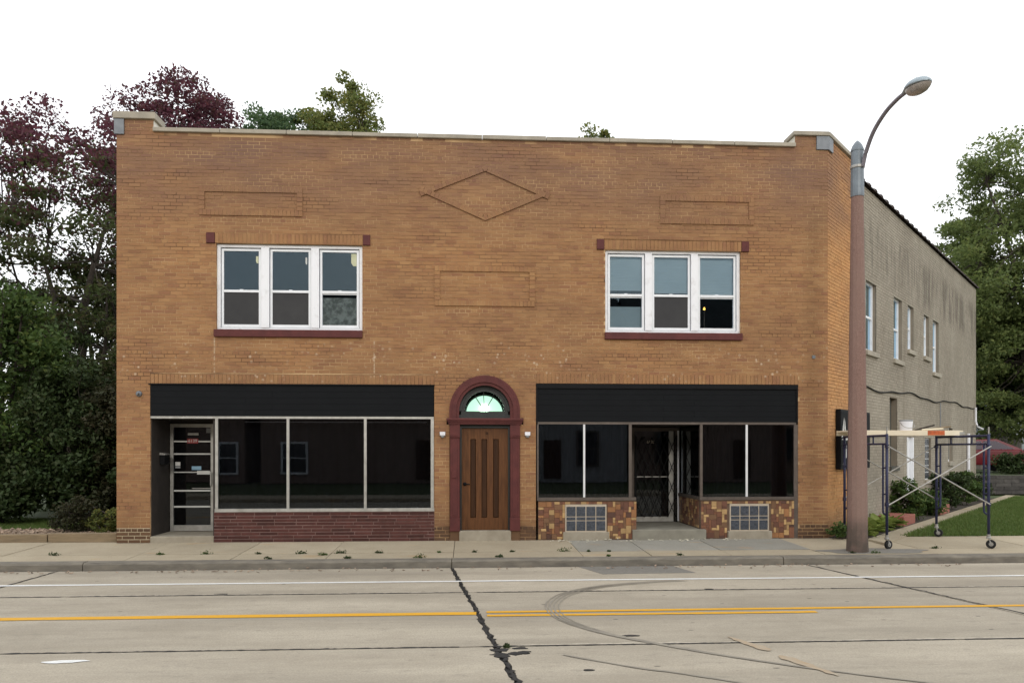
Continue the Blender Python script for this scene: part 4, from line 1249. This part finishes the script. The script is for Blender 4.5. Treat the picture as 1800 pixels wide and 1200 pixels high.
# ---- red slabs by the side wall
M['red_slab'] = pm("red_painted_concrete", (.30,.105,.075), (.22,.075,.055), 7, .85)
for u0, u1, n0, n1_, z1, lab in ((3.3,4.35,.05,.60,.22,"red painted concrete step nearest the street beside the grey wall"),(7.0,8.2,.04,.62,.24,"red painted concrete step further back beside the grey wall")):
    tag(MB(side).box(u0,u1,n0,n1_,.0,z1).build("step_slab", M['red_slab'], None, bevel=.012), lab, "step", "red steps by the side wall")

# ---- timber edging and chips, left yard
for i, (a, b, lab) in enumerate(((-9.0,-2.55,"long weathered timber edging the chip bed at the picture's left edge"),(-2.53,-1.30,"short timber in the chip bed edging, between two longer ones"),(-1.28,-.06,"grey timber edging the chip bed next to the building corner"))):
    tag(MB().box(a,b,.13,.29,-.02,.165-(i==1)*.015).build("timber", M['timber'], None, bevel=.012), lab, "timber", "timbers round the chip bed")
r_ = np.random.default_rng(4)
def chips(name, n, area, z, size, mat, parent=None, flat=.35):
    vs = []; fs = []
    for i in range(n):
        x = r_.uniform(area[0], area[1]); y = r_.uniform(area[2], area[3])
        a = r_.uniform(0, 6.28); t_ = r_.normal(0, flat); l = size*r_.uniform(.5, 1.3); w = l*r_.uniform(.3,.6)
        e1 = np.array([math.cos(a), math.sin(a), t_])*l/2; e2 = np.array([-math.sin(a), math.cos(a), r_.normal(0, flat)])*w/2
        zz = (z(x, y) if callable(z) else z) + r_.uniform(.0,.022)
        c_ = np.array([x, y, zz]); h = np.array([0,0,size*.16])
        b = len(vs)
        for hh in (0, 1):
            for s1, s2 in ((-1,-1),(1,-1),(1,1),(-1,1)): vs.append(tuple(c_+e1*s1+e2*s2+h*hh))
        fs += [(b+4,b+5,b+6,b+7),(b,b+1,b+5,b+4),(b+1,b+2,b+6,b+5),(b+2,b+3,b+7,b+6),(b+3,b,b+4,b+7)]
    me = bpy.data.meshes.new(name); me.from_pydata(vs, [], fs); me.materials.append(mat)
    o = bpy.data.objects.new(name, me); COL.objects.link(o); return o
tag(chips("wood_chips", 5200, (-6.0,-.06,.30,1.5), .085, .075, M['chip']), "loose tan wood chips spread in the bed beside the building", "wood chips", kind="stuff")
M['litter'] = pm("pale_paint_flake", (.66,.62,.50), (.50,.46,.36), 20, .8)
lit = chips("litter", 60, (7.9,11.6,-.36,-.03), lambda x, y: wz(y)+.002, .045, M['litter'], flat=.12)
tag(lit, "pale flakes of debris scattered before the right shop step", "debris", kind="stuff")
tag(chips("dead_leaves", 170, (-1.5,14.5,-2.45,-2.15), ROAD_Z+.003, .045, M['chip'], flat=.2), "dead leaves and grit lying in the gutter", "leaf litter", kind="stuff")

# ------------------------------------------------------------------ plants
def leaf_mesh(name, C_, size, rng, mat, parent, updir=.35, aspect=.55, fold=.25):
    n = len(C_)
    nrm = rng.normal(size=(n,3)); nrm[:,2] += updir*2; nrm /= np.linalg.norm(nrm, axis=1)[:,None]
    t_ = rng.normal(size=(n,3)); t_ -= nrm*np.sum(t_*nrm, axis=1)[:,None]; t_ /= np.linalg.norm(t_, axis=1)[:,None]
    b = np.cross(nrm, t_)
    s = size*rng.uniform(.6,1.35,size=(n,1))
    v = np.empty((n,4,3))
    v[:,0] = C_ - t_*s; v[:,1] = C_ + b*s*aspect + nrm*s*fold - t_*s*.1; v[:,2] = C_ + t_*s; v[:,3] = C_ - b*s*aspect + nrm*s*fold - t_*s*.1
    me = bpy.data.meshes.new(name)
    me.vertices.add(4*n); me.vertices.foreach_set("co", v.reshape(-1))
    me.loops.add(4*n); me.loops.foreach_set("vertex_index", np.arange(4*n, dtype=np.int32))
    me.polygons.add(n); me.polygons.foreach_set("loop_start", np.arange(0,4*n,4, dtype=np.int32)); me.polygons.foreach_set("loop_total", np.full(n,4,dtype=np.int32))
    me.update(); me.validate()
    me.materials.append(mat)
    o = bpy.data.objects.new(name, me); COL.objects.link(o)
    if parent is not None: setp(o, parent)
    return o

def tree(name, label, cat, base, crown, nclump, per, leaf, mats, seed, trunk_r=.2, stems=1, nlimb=8, clump_r=.55, group=None, flat=.7, split=None, shell=.45, low=.25, lump=1.0):
    """crown = (cx,cy,cz,rx,ry,rz). Limbs run from the stems to clumps of leaves spread in an uneven ellipsoid."""
    rng = np.random.default_rng(seed)
    root = empty(name, base, label, cat, group)
    cx, cy, cz, rx, ry, rz = crown
    nodes = []
    wood = MB()
    base = np.array(base, float); top = np.array([cx, cy, cz + rz*.55])
    for s in range(stems):
        off = np.array([rng.normal(0,.12)*(stems > 1), rng.normal(0,.12)*(stems > 1), 0])
        tt = top + (np.array([rng.normal(0, rx*.35), rng.normal(0, ry*.35), rng.normal(0, rz*.2)]) if stems > 1 else 0)
        pts = []; n = 9
        wob = rng.normal(0, .12, size=(n,3)); wob[0] = 0
        for i in range(n):
            f = i/(n-1)
            p = (base+off)*(1-f) + tt*f
            p[:2] = (base+off)[:2] + (tt-(base+off))[:2]*f**1.5
            pts.append(p + wob[i]*min(1, f*3)*max(.3, rx*.25))
        r0 = trunk_r/(stems**.5)
        rad = [r0*(1.25 if i == 0 else 1)*(1-.88*i/(n-1)) for i in range(n)]
        wood.path([tuple(p) for p in pts], rad, 8)
        for i in range(3, n): nodes.append((pts[i], rad[i]))
        for l in range(nlimb//stems + 1):
            i = int(rng.integers(2, n-1)); f = i/(n-1)
            a = rng.uniform(0, 2*math.pi); el = rng.uniform(.15, .9)
            d = np.array([math.cos(a)*rx, math.sin(a)*ry, math.sin(el)*rz*.9]); 
            e = np.array([cx, cy, cz - rz*.35 + (pts[i][2]-cz+rz)*.25]) + d*rng.uniform(.45,.8)
            if e[2] < pts[i][2]: e[2] = pts[i][2] + rng.uniform(.1,.5)*rz*.4
            mid = (pts[i]+e)/2 + np.array([0,0,-.06*rz]) + rng.normal(0,.08*rx,3)
            q = smooth([tuple(pts[i]), tuple(mid), tuple(e)], 4)
            rr_ = [max(.012, rad[i]*.6*(1-.85*k/(len(q)-1))) for k in range(len(q))]
            wood.path(q, rr_, 6)
            for k in range(2, len(q)): nodes.append((np.array(q[k]), rr_[k]))
    NP = np.array([p for p, _ in nodes])
    clumps = []
    tries = 0
    while len(clumps) < nclump and tries < nclump*40:
        tries += 1
        d = rng.normal(size=3); d /= np.linalg.norm(d)
        rr_ = rng.uniform(shell, 1.0)**.6
        bumpy = 1 + lump*.16*math.sin(d[0]*5+seed) * math.cos(d[1]*4+seed*2) + lump*.12*math.sin(d[2]*7+seed*3)
        p = np.array([cx, cy, cz]) + d*rr_*bumpy*np.array([rx, ry, rz])
        if p[2] < base[2] + low: continue
        clumps.append(p)
    pos = []
    for p in clumps:
        i = int(np.argmin(np.sum((NP-p)**2, axis=1)))
        a = nodes[i][0]
        mid = (a+p)/2 + rng.normal(0,.1,3)*clump_r
        wood.path([tuple(a), tuple(mid), tuple(p)], [min(nodes[i][1], .022+trunk_r*.05), .014+trunk_r*.02, .005], 4)
        cr = clump_r*rng.uniform(.55,1.3)
        k = int(per*rng.uniform(.6,1.4))
        q = rng.normal(size=(k,3)); q /= np.linalg.norm(q,axis=1)[:,None]; q *= (rng.uniform(0,1,size=(k,1))**.45)
        pos.append(p + q*np.array([cr, cr, cr*flat]))
    wood.build("trunk", M['bark'], root)
    allp = np.concatenate(pos)
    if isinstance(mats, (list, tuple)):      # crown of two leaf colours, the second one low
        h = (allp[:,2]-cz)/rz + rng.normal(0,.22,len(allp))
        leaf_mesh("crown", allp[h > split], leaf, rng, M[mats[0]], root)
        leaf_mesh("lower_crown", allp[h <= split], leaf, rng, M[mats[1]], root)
    else:
        leaf_mesh("crown", allp, leaf, rng, M[mats], root)
    return root

# left of the building
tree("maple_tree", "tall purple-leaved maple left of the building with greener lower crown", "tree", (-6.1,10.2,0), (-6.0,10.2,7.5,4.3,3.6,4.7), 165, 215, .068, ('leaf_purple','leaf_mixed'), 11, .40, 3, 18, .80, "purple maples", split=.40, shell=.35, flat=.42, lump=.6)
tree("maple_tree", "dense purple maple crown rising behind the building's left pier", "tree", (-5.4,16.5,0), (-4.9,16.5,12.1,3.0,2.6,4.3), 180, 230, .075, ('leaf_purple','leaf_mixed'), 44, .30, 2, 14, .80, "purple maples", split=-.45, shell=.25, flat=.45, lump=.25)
tree("maple_tree", "mid green leafy tree at the picture's left edge beside the purple maple", "tree", (-4.7,4.7,0), (-4.75,4.7,3.1,1.45,1.3,2.9), 120, 170, .062, 'leaf_green', 31, .12, 2, 8, .46, shell=.3)
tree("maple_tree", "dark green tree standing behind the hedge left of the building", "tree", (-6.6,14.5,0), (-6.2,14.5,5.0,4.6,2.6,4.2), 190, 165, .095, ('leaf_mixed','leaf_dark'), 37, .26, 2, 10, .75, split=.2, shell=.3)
sh_spots = [((-4.3,3.7,0),(-4.3,3.7,.95,.85,.7,1.0),'leaf_dark',"low dark shrub at the left end of the overgrown hedge"),
            ((-3.1,4.5,0),(-3.1,4.5,1.75,1.15,1.0,1.9),'leaf_dark',"dark green shrub in the middle of the overgrown hedge"),
            ((-1.75,4.8,0),(-1.75,4.8,1.8,1.15,1.0,1.95),'leaf_brown',"tall bronze green shrub of the overgrown hedge"),
            ((-.75,4.1,0),(-.80,4.1,1.25,.72,.7,1.35),'leaf_dark',"dark shrub of the overgrown hedge next to the building corner"),
            ((-2.3,6.8,0),(-2.3,6.8,2.5,1.6,1.2,2.6),'leaf_mixed',"big shrub rising behind the overgrown hedge"),
            ((-4.6,7.4,0),(-4.6,7.4,2.2,1.5,1.2,2.3),'leaf_dark',"broad dark shrub behind the overgrown hedge below the purple maple")]
for i, (b, c_, mt, lab) in enumerate(sh_spots):
    tree("hedge_shrub", lab, "shrub", b, c_, 130, 190, .055, mt, 50+i, .06, 4, 8, .42, "overgrown hedge shrubs", shell=.2, low=.05)
tree("bed_shrub", "low grey green shrub in the wood chip bed by the building corner", "shrub", (-1.15,.95,.08), (-1.15,.95,.42,.46,.36,.40), 42, 70, .030, 'leaf_brown', 71, .02, 5, 6, .16, shell=.2, low=.04)
tree("bed_shrub", "small pale green plant in the chip bed against the building corner", "shrub", (-.62,.85,.08), (-.62,.85,.32,.36,.26,.27), 30, 60, .032, 'leaf_yellow', 72, .015, 4, 6, .12, shell=.2, low=.04)
# behind the roof
tree("background_tree", "blue green tree top above the parapet, left one of the pair", "tree", (-4.8,32,0), (-4.85,32,16.4,2.9,2.6,5.9), 190, 150, .11, 'leaf_blue', 81, .3, 1, 10, .75, "tree tops behind the roof")
tree("background_tree", "yellowing tree top above the parapet, right one of the pair", "tree", (-.9,32,0), (-1.25,32,17.2,3.5,2.6,5.6), 330, 150, .11, 'leaf_yellow', 82, .3, 2, 12, .75, "tree tops behind the roof")
tree("background_tree", "tiny tree top just showing over the parapet right of the diamond", "tree", (14.0,30,0), (14.1,30,16.3,1.5,1.4,4.4), 120, 130, .10, 'leaf_yellow', 84, .2, 1, 6, .55, "tree tops behind the roof")
# right side
tree("broad_tree", "large green tree at the picture's right edge behind the grey wall", "tree", (33.4,20.2,.7), (33.0,20.2,9.2,5.6,4.2,7.0), 430, 260, .085, 'leaf_right', 91, .40, 2, 18, .95, "trees behind the side yard", shell=.25, flat=.5, lump=.7)
tree("broad_tree", "darker green tree low behind the far corner of the grey wall", "tree", (34.0,24.0,.7), (33.6,24.0,6.4,3.4,2.8,4.0), 220, 200, .10, 'leaf_dark', 92, .24, 2, 10, .75, "trees behind the side yard", shell=.2)
tree("broad_tree", "spreading green tree further right, past the large tree at the picture's right edge", "tree", (42.0,22.0,.7), (42.0,22.0,8.0,5.2,4.0,6.0), 220, 220, .10, 'leaf_right', 95, .36, 2, 12, 1.0, "trees behind the side yard", shell=.25, flat=.5)
# plants along the side wall
def on_side(u, n, z=0.01): return side(u, n, z)
for i, (u, n, rx, rz, mt, lab) in enumerate(((4.9,.30,.46,.50,'leaf_green',"dark leafy bush by the red step beside the grey wall"),
        (6.9,.42,.30,.30,'leaf_green',"small green bush between the two red steps"),
        (9.4,.32,.62,.62,'leaf_dark',"dark bush beyond the far red step by the grey wall"),
        (11.6,.30,.60,.50,'leaf_green',"loose green bush near the far end of the grey wall"),
        (13.9,.25,.55,.45,'leaf_dark',"bush at the foot of the white downspout"))):
    p = on_side(u, n)
    tree("wall_bush", lab, "bush", p, (p[0],p[1],rz,rx,rx*.7,rz), 45, 90, .042, mt, 100+i, .02, 4, 6, .17, "bushes along the side wall", shell=.2, low=.04)
p = (13.48,-.16,-.005)
tree("wall_bush", "small weedy bush at the building corner behind the lamp post", "bush", p, (p[0],p[1],.16,.17,.12,.15), 16, 50, .030, 'leaf_green', 110, .008, 3, 4, .08, "bushes along the side wall", shell=.2, low=.02)
# hostas: broad arching leaves
def hosta(loc, size, seed, lab):
    rng = np.random.default_rng(seed)
    root = empty("hosta", loc, lab, "plant", "hostas behind the lamp post")
    for j in range(34):
        a = rng.uniform(0, 6.28); el = rng.uniform(.25, 1.25); L = size*rng.uniform(.5,1.0); w = L*.26
        pts = []
        for q in range(5):
            f = q/4
            pts.append((L*f*math.cos(el*(1-.45*f)), L*(math.sin(el)*f*1.1 - .75*f*f*math.cos(el)*.8)))
        vs = []; fs = []
        for q, (r__, z) in enumerate(pts):
            ww = w*(.15, .8, 1.0, .7, .05)[q]
            x, y = r__*math.cos(a), r__*math.sin(a)
            vs += [(loc[0]+x-math.sin(a)*ww, loc[1]+y+math.cos(a)*ww, loc[2]+max(z,.0)+.035),(loc[0]+x, loc[1]+y, loc[2]+max(z,0)+.015),(loc[0]+x+math.sin(a)*ww, loc[1]+y-math.cos(a)*ww, loc[2]+max(z,.0)+.035)]
            if q:
                b = 3*q; fs += [(b-3,b-2,b+1,b),(b-2,b-1,b+2,b+1)]
        MB().add(vs, fs).build("leaf", M['leaf_hosta'], root, smooth=True)
for i, (u, n, lab) in enumerate(((.75,.30,"yellow green hosta against the wall just right of the lamp post"),(1.15,.48,"hosta at the path edge just right of the lamp post"),(1.55,.22,"hosta under the black sign against the wall"),
        (1.85,.46,"hosta at the path edge by the scaffold's front left leg"),(2.3,.30,"hosta behind the scaffold's front left leg"),(2.75,.46,"hosta at the path edge nearest the front red step"),
        (3.0,.2,"hosta tucked against the wall beside the front red step"),(.45,.50,"hosta nearest the pavement behind the lamp post"))):
    hosta(on_side(u, n, .012), .40, 130+i, lab)

# weeds in the pavement joints
rw = np.random.default_rng(9)
wsp = [(2.05,-1.36,"weed tuft in the pavement joint left of the left shop window's first bar"),(2.9,-1.36,"weed tuft in the pavement joint before the left shop's first bar"),(3.6,-1.36,"weed tuft in the pavement joint before the left shop's middle pane"),
       (4.0,-1.55,"dark bushy weed in the kerb-side strip before the left shop"),(4.25,-1.36,"weed tuft where two pavement joints cross before the left shop"),(4.9,-1.37,"weed tuft before the left shop's right pane"),
       (5.9,-1.36,"weed tuft in the joint left of the arched door"),(6.5,-1.36,"weed tuft in the joint straight before the arched door"),(7.15,-1.36,"weed tuft in the joint right of the arched door"),
       (8.03,-1.36,"bushy weed in the joint before the left tiled base"),(8.45,-1.36,"weed tuft in the joint before the left glass block window"),(8.8,-1.38,"small weed at the edge of the grey pavement slab"),
       (8.7,-1.87,"weed tuft at the kerb before the left glass block window"),(9.9,-1.87,"weed tuft at the kerb before the right shop step"),(3.2,-1.89,"weed tuft at the kerb before the left shop's first bar"),
       (5.6,-1.89,"weed tuft at the kerb left of the arched door"),(6.9,-1.89,"weed tuft at the kerb before the arched door"),(4.45,-1.89,"weed tuft at the kerb before the left shop's second bar"),
       (1.3,-1.36,"weed tuft in the joint before the left shop's entrance step"),(-.4,-1.36,"weed tuft in the joint before the wood chip bed"),(14.6,-1.36,"weed tuft under the scaffold"),
       (13.25,-1.82,"weed at the right foot of the lamp post"),(12.86,-1.80,"weed at the left foot of the lamp post"),(6.75,-7.1,"weed growing in the broken road joint")]
for i, (x, y, lab) in enumerate(wsp):
    z = wz(y)-.004 if y > -2 else ROAD_Z
    n = 70; s = (.5 if y < -5 else rw.uniform(.35,1.5))*(1.5 if "bushy" in lab else 1)
    C_ = np.stack([x+np.clip(rw.normal(0,.034*s,n),-.075*s,.075*s), y+rw.normal(0,.020,n), z+np.abs(rw.normal(0,.020*s,n))+.005], axis=1)
    o = leaf_mesh("weed", C_, .016, rw, M['leaf_dark' if i % 3 else 'leaf_green'], None)
    tag(o, lab, "weed", "weeds in the pavement joints")

# grass
def grass(name, n, sampler, h, mat, label):
    rng = np.random.default_rng(15)
    P = sampler(rng, n); n = len(P)
    a = rng.uniform(0, 6.28, n); hh = h*rng.uniform(.5,1.3,n); w = .006+.004*rng.random(n)
    lean = rng.normal(0,.35,(n,2))*hh[:,None]
    v = np.empty((n,3,3))
    v[:,0] = P + np.stack([np.cos(a)*w, np.sin(a)*w, np.zeros(n)],1)
    v[:,1] = P - np.stack([np.cos(a)*w, np.sin(a)*w, np.zeros(n)],1)
    v[:,2] = P + np.stack([lean[:,0], lean[:,1], hh],1)
    me = bpy.data.meshes.new(name)
    me.vertices.add(3*n); me.vertices.foreach_set("co", v.reshape(-1))
    me.loops.add(3*n); me.loops.foreach_set("vertex_index", np.arange(3*n, dtype=np.int32))
    me.polygons.add(n); me.polygons.foreach_set("loop_start", np.arange(0,3*n,3,dtype=np.int32)); me.polygons.foreach_set("loop_total", np.full(n,3,dtype=np.int32))
    me.update(); me.validate(); me.materials.append(mat)
    o = bpy.data.objects.new(name, me); COL.objects.link(o)
    return tag(o, label, "grass", kind="stuff")
def right_lawn(rng, n):
    u = rng.uniform(-.4, 17.5, n)**1.0; w = rng.uniform(0,1,n)**1.3*7.5 + 1.06 + rng.normal(0,.04,n)
    P = np.stack([P0[0]+u*SD[0]+w*SN[0], P0[1]+u*SD[1]+w*SN[1], np.zeros(n)],1)
    return P[P[:,1] > .13]
grass("grass", 150000, right_lawn, .065, M['grass'], "green lawn between the concrete path and the picture's right edge")
def left_lawn(rng, n):
    P = np.stack([rng.uniform(-9,-.1,n), 1.5+rng.uniform(0,1,n)*3.5, np.zeros(n)],1); return P
grass("grass", 60000, left_lawn, .06, M['grass'], "shaded lawn behind the wood chip bed left of the building")

# ------------------------------------------------------------------ background on the right: low wall, car, fence, house
M['block'] = pm("dark_retaining_block", (.085,.078,.072), (.05,.046,.043), 5, .95, var=.2, bump=.4, bscale=20)
rwall = empty("retaining_wall", (27,14,0), "low dark block retaining wall at the back of the side yard", "wall")
me = shared_box(M['block'])
for k in range(5):
    for i in range(18):
        x = 22.6 + i*.62 + (k % 2)*.31
        instance("block", me, rwall, (x, 14.12-(x-22.6)*.028+g.uniform(-.01,.01), .07+k*.145), (.605, .26, .137), (0,0,-.028))
MB().plan([(22.3,14.05),(33.9,13.72),(33.9,13.86),(22.3,14.2)], 0, .70).build("core", M['block'], rwall)

# parked red car
car = empty("parked_car", (28.4,19.0,.72), "red parked car half hidden behind the grey wall's far corner", "car")
M['car_red'] = pm("red_car_paint", (.12,.008,.012), (.095,.007,.010), 2, .25, spec=.5)
cx0, cy0, cz0 = 26.1, 18.1, .74
def carx(x, y, z):    # car coordinates (length, width, height) in the yard
    a = R(-12); return (cx0 + x*math.cos(a)-y*math.sin(a), cy0 + x*math.sin(a)+y*math.cos(a), cz0+z)
prof_lo = [(.0,.30),(.0,.62),(.12,.76),(.95,.90),(1.15,.93),(3.3,.97),(4.1,.93),(4.3,.80),(4.32,.32)]
m = MB(carx); W = .87
secs = [(-W,.94),(-W+.10,1.0),(W-.10,1.0),(W,.94)]
vs = []; fs = []
for yy, sc_ in secs:
    for (x, z) in prof_lo: vs.append((2.16+(x-2.16)*sc_, yy, z if z < .5 else .5+(z-.5)*sc_))
n = len(prof_lo)
for s in range(3):
    for k in range(n): fs.append((s*n+k, s*n+(k+1)%n, (s+1)*n+(k+1)%n, (s+1)*n+k))
fs += [tuple(range(n-1,-1,-1)), tuple(3*n+k for k in range(n))]
m.add(vs, fs).build("body", M['car_red'], car, bevel=.03)
cab = [(1.0,.90,.80),(1.75,1.38,.62),(2.9,1.42,.62),(3.9,.95,.78)]
vs = [(x, -w, z) for x, z, w in cab] + [(x, w, z) for x, z, w in cab]
MB(carx).add(vs, [(0,1,2,3)[::-1],(4,5,6,7),(0,4,5,1)[::-1],(1,5,6,2)[::-1],(2,6,7,3)[::-1]]).build("cabin", M['car_red'], car, bevel=.03)
for sg in (-1, 1):
    a = [(1.28,.96,.795),(1.80,1.31,.655),(2.28,1.33,.650),(2.28,.97,.795)]
    b = [(2.36,.97,.795),(2.36,1.33,.650),(2.85,1.33,.652),(3.55,.99,.785)]
    for q in (a, b): MB(carx).add([(x, sg*(w+.004), z) for x, z, w in q], [(0,1,2,3)]).build("side_window", M['shop_glass'], car)
MB(carx).add([(1.10,-.70,.975),(1.10,.70,.975),(1.70,.56,1.355),(1.70,-.56,1.355)], [(0,1,2,3)]).build("windscreen", M['shop_glass'], car)
for x in (.82, 3.45):
    for yy in (-.80, .80):
        q = carx(x, yy, .32)
        vs = []; fs = []; nn = 18
        for rr_, h in ((.20,-.1),(.31,-.1),(.32,0),(.31,.1),(.20,.1)):
            for k in range(nn):
                an = 2*math.pi*k/nn; vs.append((x+rr_*math.cos(an), yy+h, .32+rr_*math.sin(an)))
        for i in range(4):
            for k in range(nn): fs.append((i*nn+k, i*nn+(k+1)%nn, (i+1)*nn+(k+1)%nn, (i+1)*nn+k))
        wheel = MB(carx).add(vs, fs + [tuple(range(nn)), tuple(4*nn+k for k in range(nn))]).build("wheel", M['rubber'], car)
        MB(carx).add([(x+.19*math.cos(2*math.pi*k/12), yy+math.copysign(.103,yy), .32+.19*math.sin(2*math.pi*k/12)) for k in range(12)], [tuple(range(12))]).build("rim", M['steel'], wheel)
for yy in (-.62,.62): MB(carx).box(-.012,.05,yy-.16,yy+.16,.60,.72).build("headlight", M['white_plastic'], car, bevel=.01)
MB(carx).box(-.03,.06,-.80,.80,.34,.46).build("bumper", M['black_trim'], car, bevel=.02)
tree("yard_shrub", "rounded dark shrub on the retaining wall in front of the red car", "shrub", (28.6,15.2,.72), (28.6,15.2,1.15,.95,.6,.42), 50, 90, .06, 'leaf_dark', 140, .03, 4, 6, .26, shell=.2, low=.04)

M['fence'] = pm("grey_weathered_board", (.20,.185,.165), (.13,.12,.105), 4, .9, stretch=(4,4,.4), var=.2)
fen = empty("board_fence", (30,22.5,.72), "grey weathered board fence behind the red car", "fence")
me = shared_box(M['fence'])
for i in range(60):
    x = 25.0+i*.155
    instance("board", me, fen, (x, 22.6, .72+.87+g.uniform(-.02,.02)), (.14,.02,1.74))
for z in (1.1, 2.1): MB().box(24.9,34.3,22.612,22.66,z,z+.09).build("rail", M['fence'], fen)

M['siding'] = pm("pale_blue_white_siding", (.62,.68,.74), (.52,.58,.64), 2, .7)
M['roofing'] = pm("dark_shingle", (.06,.055,.05), (.04,.036,.034), 6, .95)
M['red_wall'] = pm("dark_red_house_brick", (.25,.175,.145), (.18,.125,.10), 4, .9)
M['grey_wall'] = pm("grey_house_render", (.34,.34,.35), (.26,.26,.27), 3, .9)
M['dim_glass'] = pm("dim_house_pane", (.02,.024,.03), (.014,.017,.021), 2, .1, spec=.6)
def house(label, x0, x1, y0, y1, z0, eave, ridge, wallm, wins, door=None, front=+1, siding=False, ridge_x=True, trim='white'):
    """front = +1: the facade looks towards +Y"""
    h = empty("house", ((x0+x1)/2, (y0+y1)/2, z0), label, "house")
    m = MB().box(x0,x1,y0,y1,z0,eave)
    if ridge_x:
        ym = (y0+y1)/2
        m.add([(x0,y0,eave),(x0,y1,eave),(x0,ym,ridge),(x1,y0,eave),(x1,y1,eave),(x1,ym,ridge)], [(0,2,1),(3,4,5)])
    else:
        xm = (x0+x1)/2
        m.add([(x0,y0,eave),(x1,y0,eave),(xm,y0,ridge),(x0,y1,eave),(x1,y1,eave),(xm,y1,ridge)], [(0,1,2),(3,5,4)])
    m.build("wall", wallm, h)
    if siding:
        yy = y1 if front > 0 else y0
        for k in range(int((eave-z0)/.2)):
            MB().box(x0+.02,x1-.02,min(yy,yy+front*.025),max(yy,yy+front*.025),z0+k*.2+.012,z0+k*.2+.19).build("board", wallm, h)
        xx = x0
        for k in range(int((eave-z0)/.2)):
            MB().box(x0-.025,x0,y0+.02,y1-.02,z0+k*.2+.012,z0+k*.2+.19).build("board", wallm, h)
    o_ = .35
    if ridge_x:
        for (ya, s) in ((y0-o_, 1), (y1+o_, -1)):
            za = eave - o_*(ridge-eave)/((y1-y0)/2)
            MB().add([(x0-o_,ya,za),(x1+o_,ya,za),(x1+o_,ym,ridge),(x0-o_,ym,ridge),(x0-o_,ya,za+.15),(x1+o_,ya,za+.15),(x1+o_,ym,ridge+.15),(x0-o_,ym,ridge+.15)], [(0,1,2,3),(4,7,6,5),(0,4,5,1),(1,5,6,2),(2,6,7,3),(3,7,4,0)]).build("roof", M['roofing'], h)
    else:
        for xa in (x0-o_, x1+o_):
            za = eave - o_*(ridge-eave)/((x1-x0)/2)
            MB().add([(xa,y0-o_,za),(xa,y1+o_,za),(xm,y1+o_,ridge),(xm,y0-o_,ridge),(xa,y0-o_,za+.15),(xa,y1+o_,za+.15),(xm,y1+o_,ridge+.15),(xm,y0-o_,ridge+.15)], [(0,1,2,3),(4,7,6,5),(0,4,5,1),(1,5,6,2),(2,6,7,3),(3,7,4,0)]).build("roof", M['roofing'], h)
    yf = (y1 if front > 0 else y0)
    for (wx0, wx1, wz0, wz1) in wins:
        e = front
        def yb(a, b): return (min(yf+e*a, yf+e*b), max(yf+e*a, yf+e*b))
        wn_ = MB()
        ya, yb_ = yb(.0, .08)
        wn_.box(wx0-.1,wx0,ya,yb_,wz0-.1,wz1+.1).box(wx1,wx1+.1,ya,yb_,wz0-.1,wz1+.1).box(wx0,wx1,ya,yb_,wz1,wz1+.1).box(wx0,wx1,ya,yb_,wz0-.1,wz0).box(wx0,wx1,ya,yb_,(wz0+wz1)/2-.03,(wz0+wz1)/2+.03)
        o = wn_.build("window", M[trim], h)
        ya, yb_ = yb(.005, .03)
        MB().box(wx0,wx1,ya,yb_,wz0,wz1).build("pane", M['dim_glass'], o)
    if door:
        a, b = door
        ya, yb_ = (yf, yf+front*.06) if front > 0 else (yf+front*.06, yf)
        MB().box(a,b,ya,yb_,z0+.2,z0+2.2).build("door", M['wood_dark'], h)
    return h
house("pale clapboard house showing through the trees on the right", 33.2, 38.5, 27.5, 33.5, .72, 5.8, 8.2, M['siding'], [(34.2,35.1,2.4,3.9),(36.2,37.1,2.4,3.9)], None, -1, True)
house("pale house gable glimpsed left of the building between hedge and corner", -7.2, -2.6, 19.5, 26.0, 0, 3.6, 5.6, M['siding'], [(-5.2,-4.2,1.1,2.5)], None, -1, True, False)
# across the street, seen only as dim reflections in the shop glass
house("dark brick house across the street mirrored in the left shop window", -4.0, 5.2, -33, -25.0, 0, 6.7, 10.35, M['red_wall'], [(-2.9,-1.75,.55,2.0)], (3.8,4.7), 1)
house("grey house across the street mirrored in the middle of the shopfronts", 5.9, 14.8, -34, -25.5, 0, 6.7, 10.35, M['grey_wall'], [(8.0,9.0,.9,2.6),(12.2,13.2,.9,2.6)], (10.4,11.3), 1, trim='bronze')
house("brick house across the street mirrored in the right shop window", 15.6, 26.0, -34, -25.2, 0, 6.7, 10.35, M['red_wall'], [(17.0,18.0,1.0,2.6),(23.0,24.0,1.2,2.8)], (20.4,21.3), 1, trim='bronze')
house("brick house across the street beyond the picture's left edge", -15.0, -4.8, -33, -25.0, 0, 6.7, 10.35, M['red_wall'], [(-13.5,-12.5,1.2,2.8),(-6.0,-5.2,.55,2.0)], (-11.5,-10.6), 1)

# a lit bulb upstairs behind the right-hand sash
M['bulb'] = NT("warm_bulb").m
nt = M['bulb'].node_tree.nodes["Principled BSDF"]
nt.inputs["Emission Color"].default_value = (1.0,.50,.08,1); nt.inputs["Emission Strength"].default_value = 3.0
lb = empty("room_lamp", (11.08,.6,3.5), "small glowing warm lamp seen inside the right upstairs window", "lamp")
MB().lathe((11.08,.6,4.46), [(.006,0),(.018,.012),(.022,.032),(.013,.052),(.008,.065)], 12).build("bulb", M['bulb'], lb, smooth=True)
MB().lathe((11.08,.6,3.50), [(.10,0),(.10,.02),(.012,.03),(.010,.92),(.016,.965)], 10).build("stand", M['bronze'], lb)
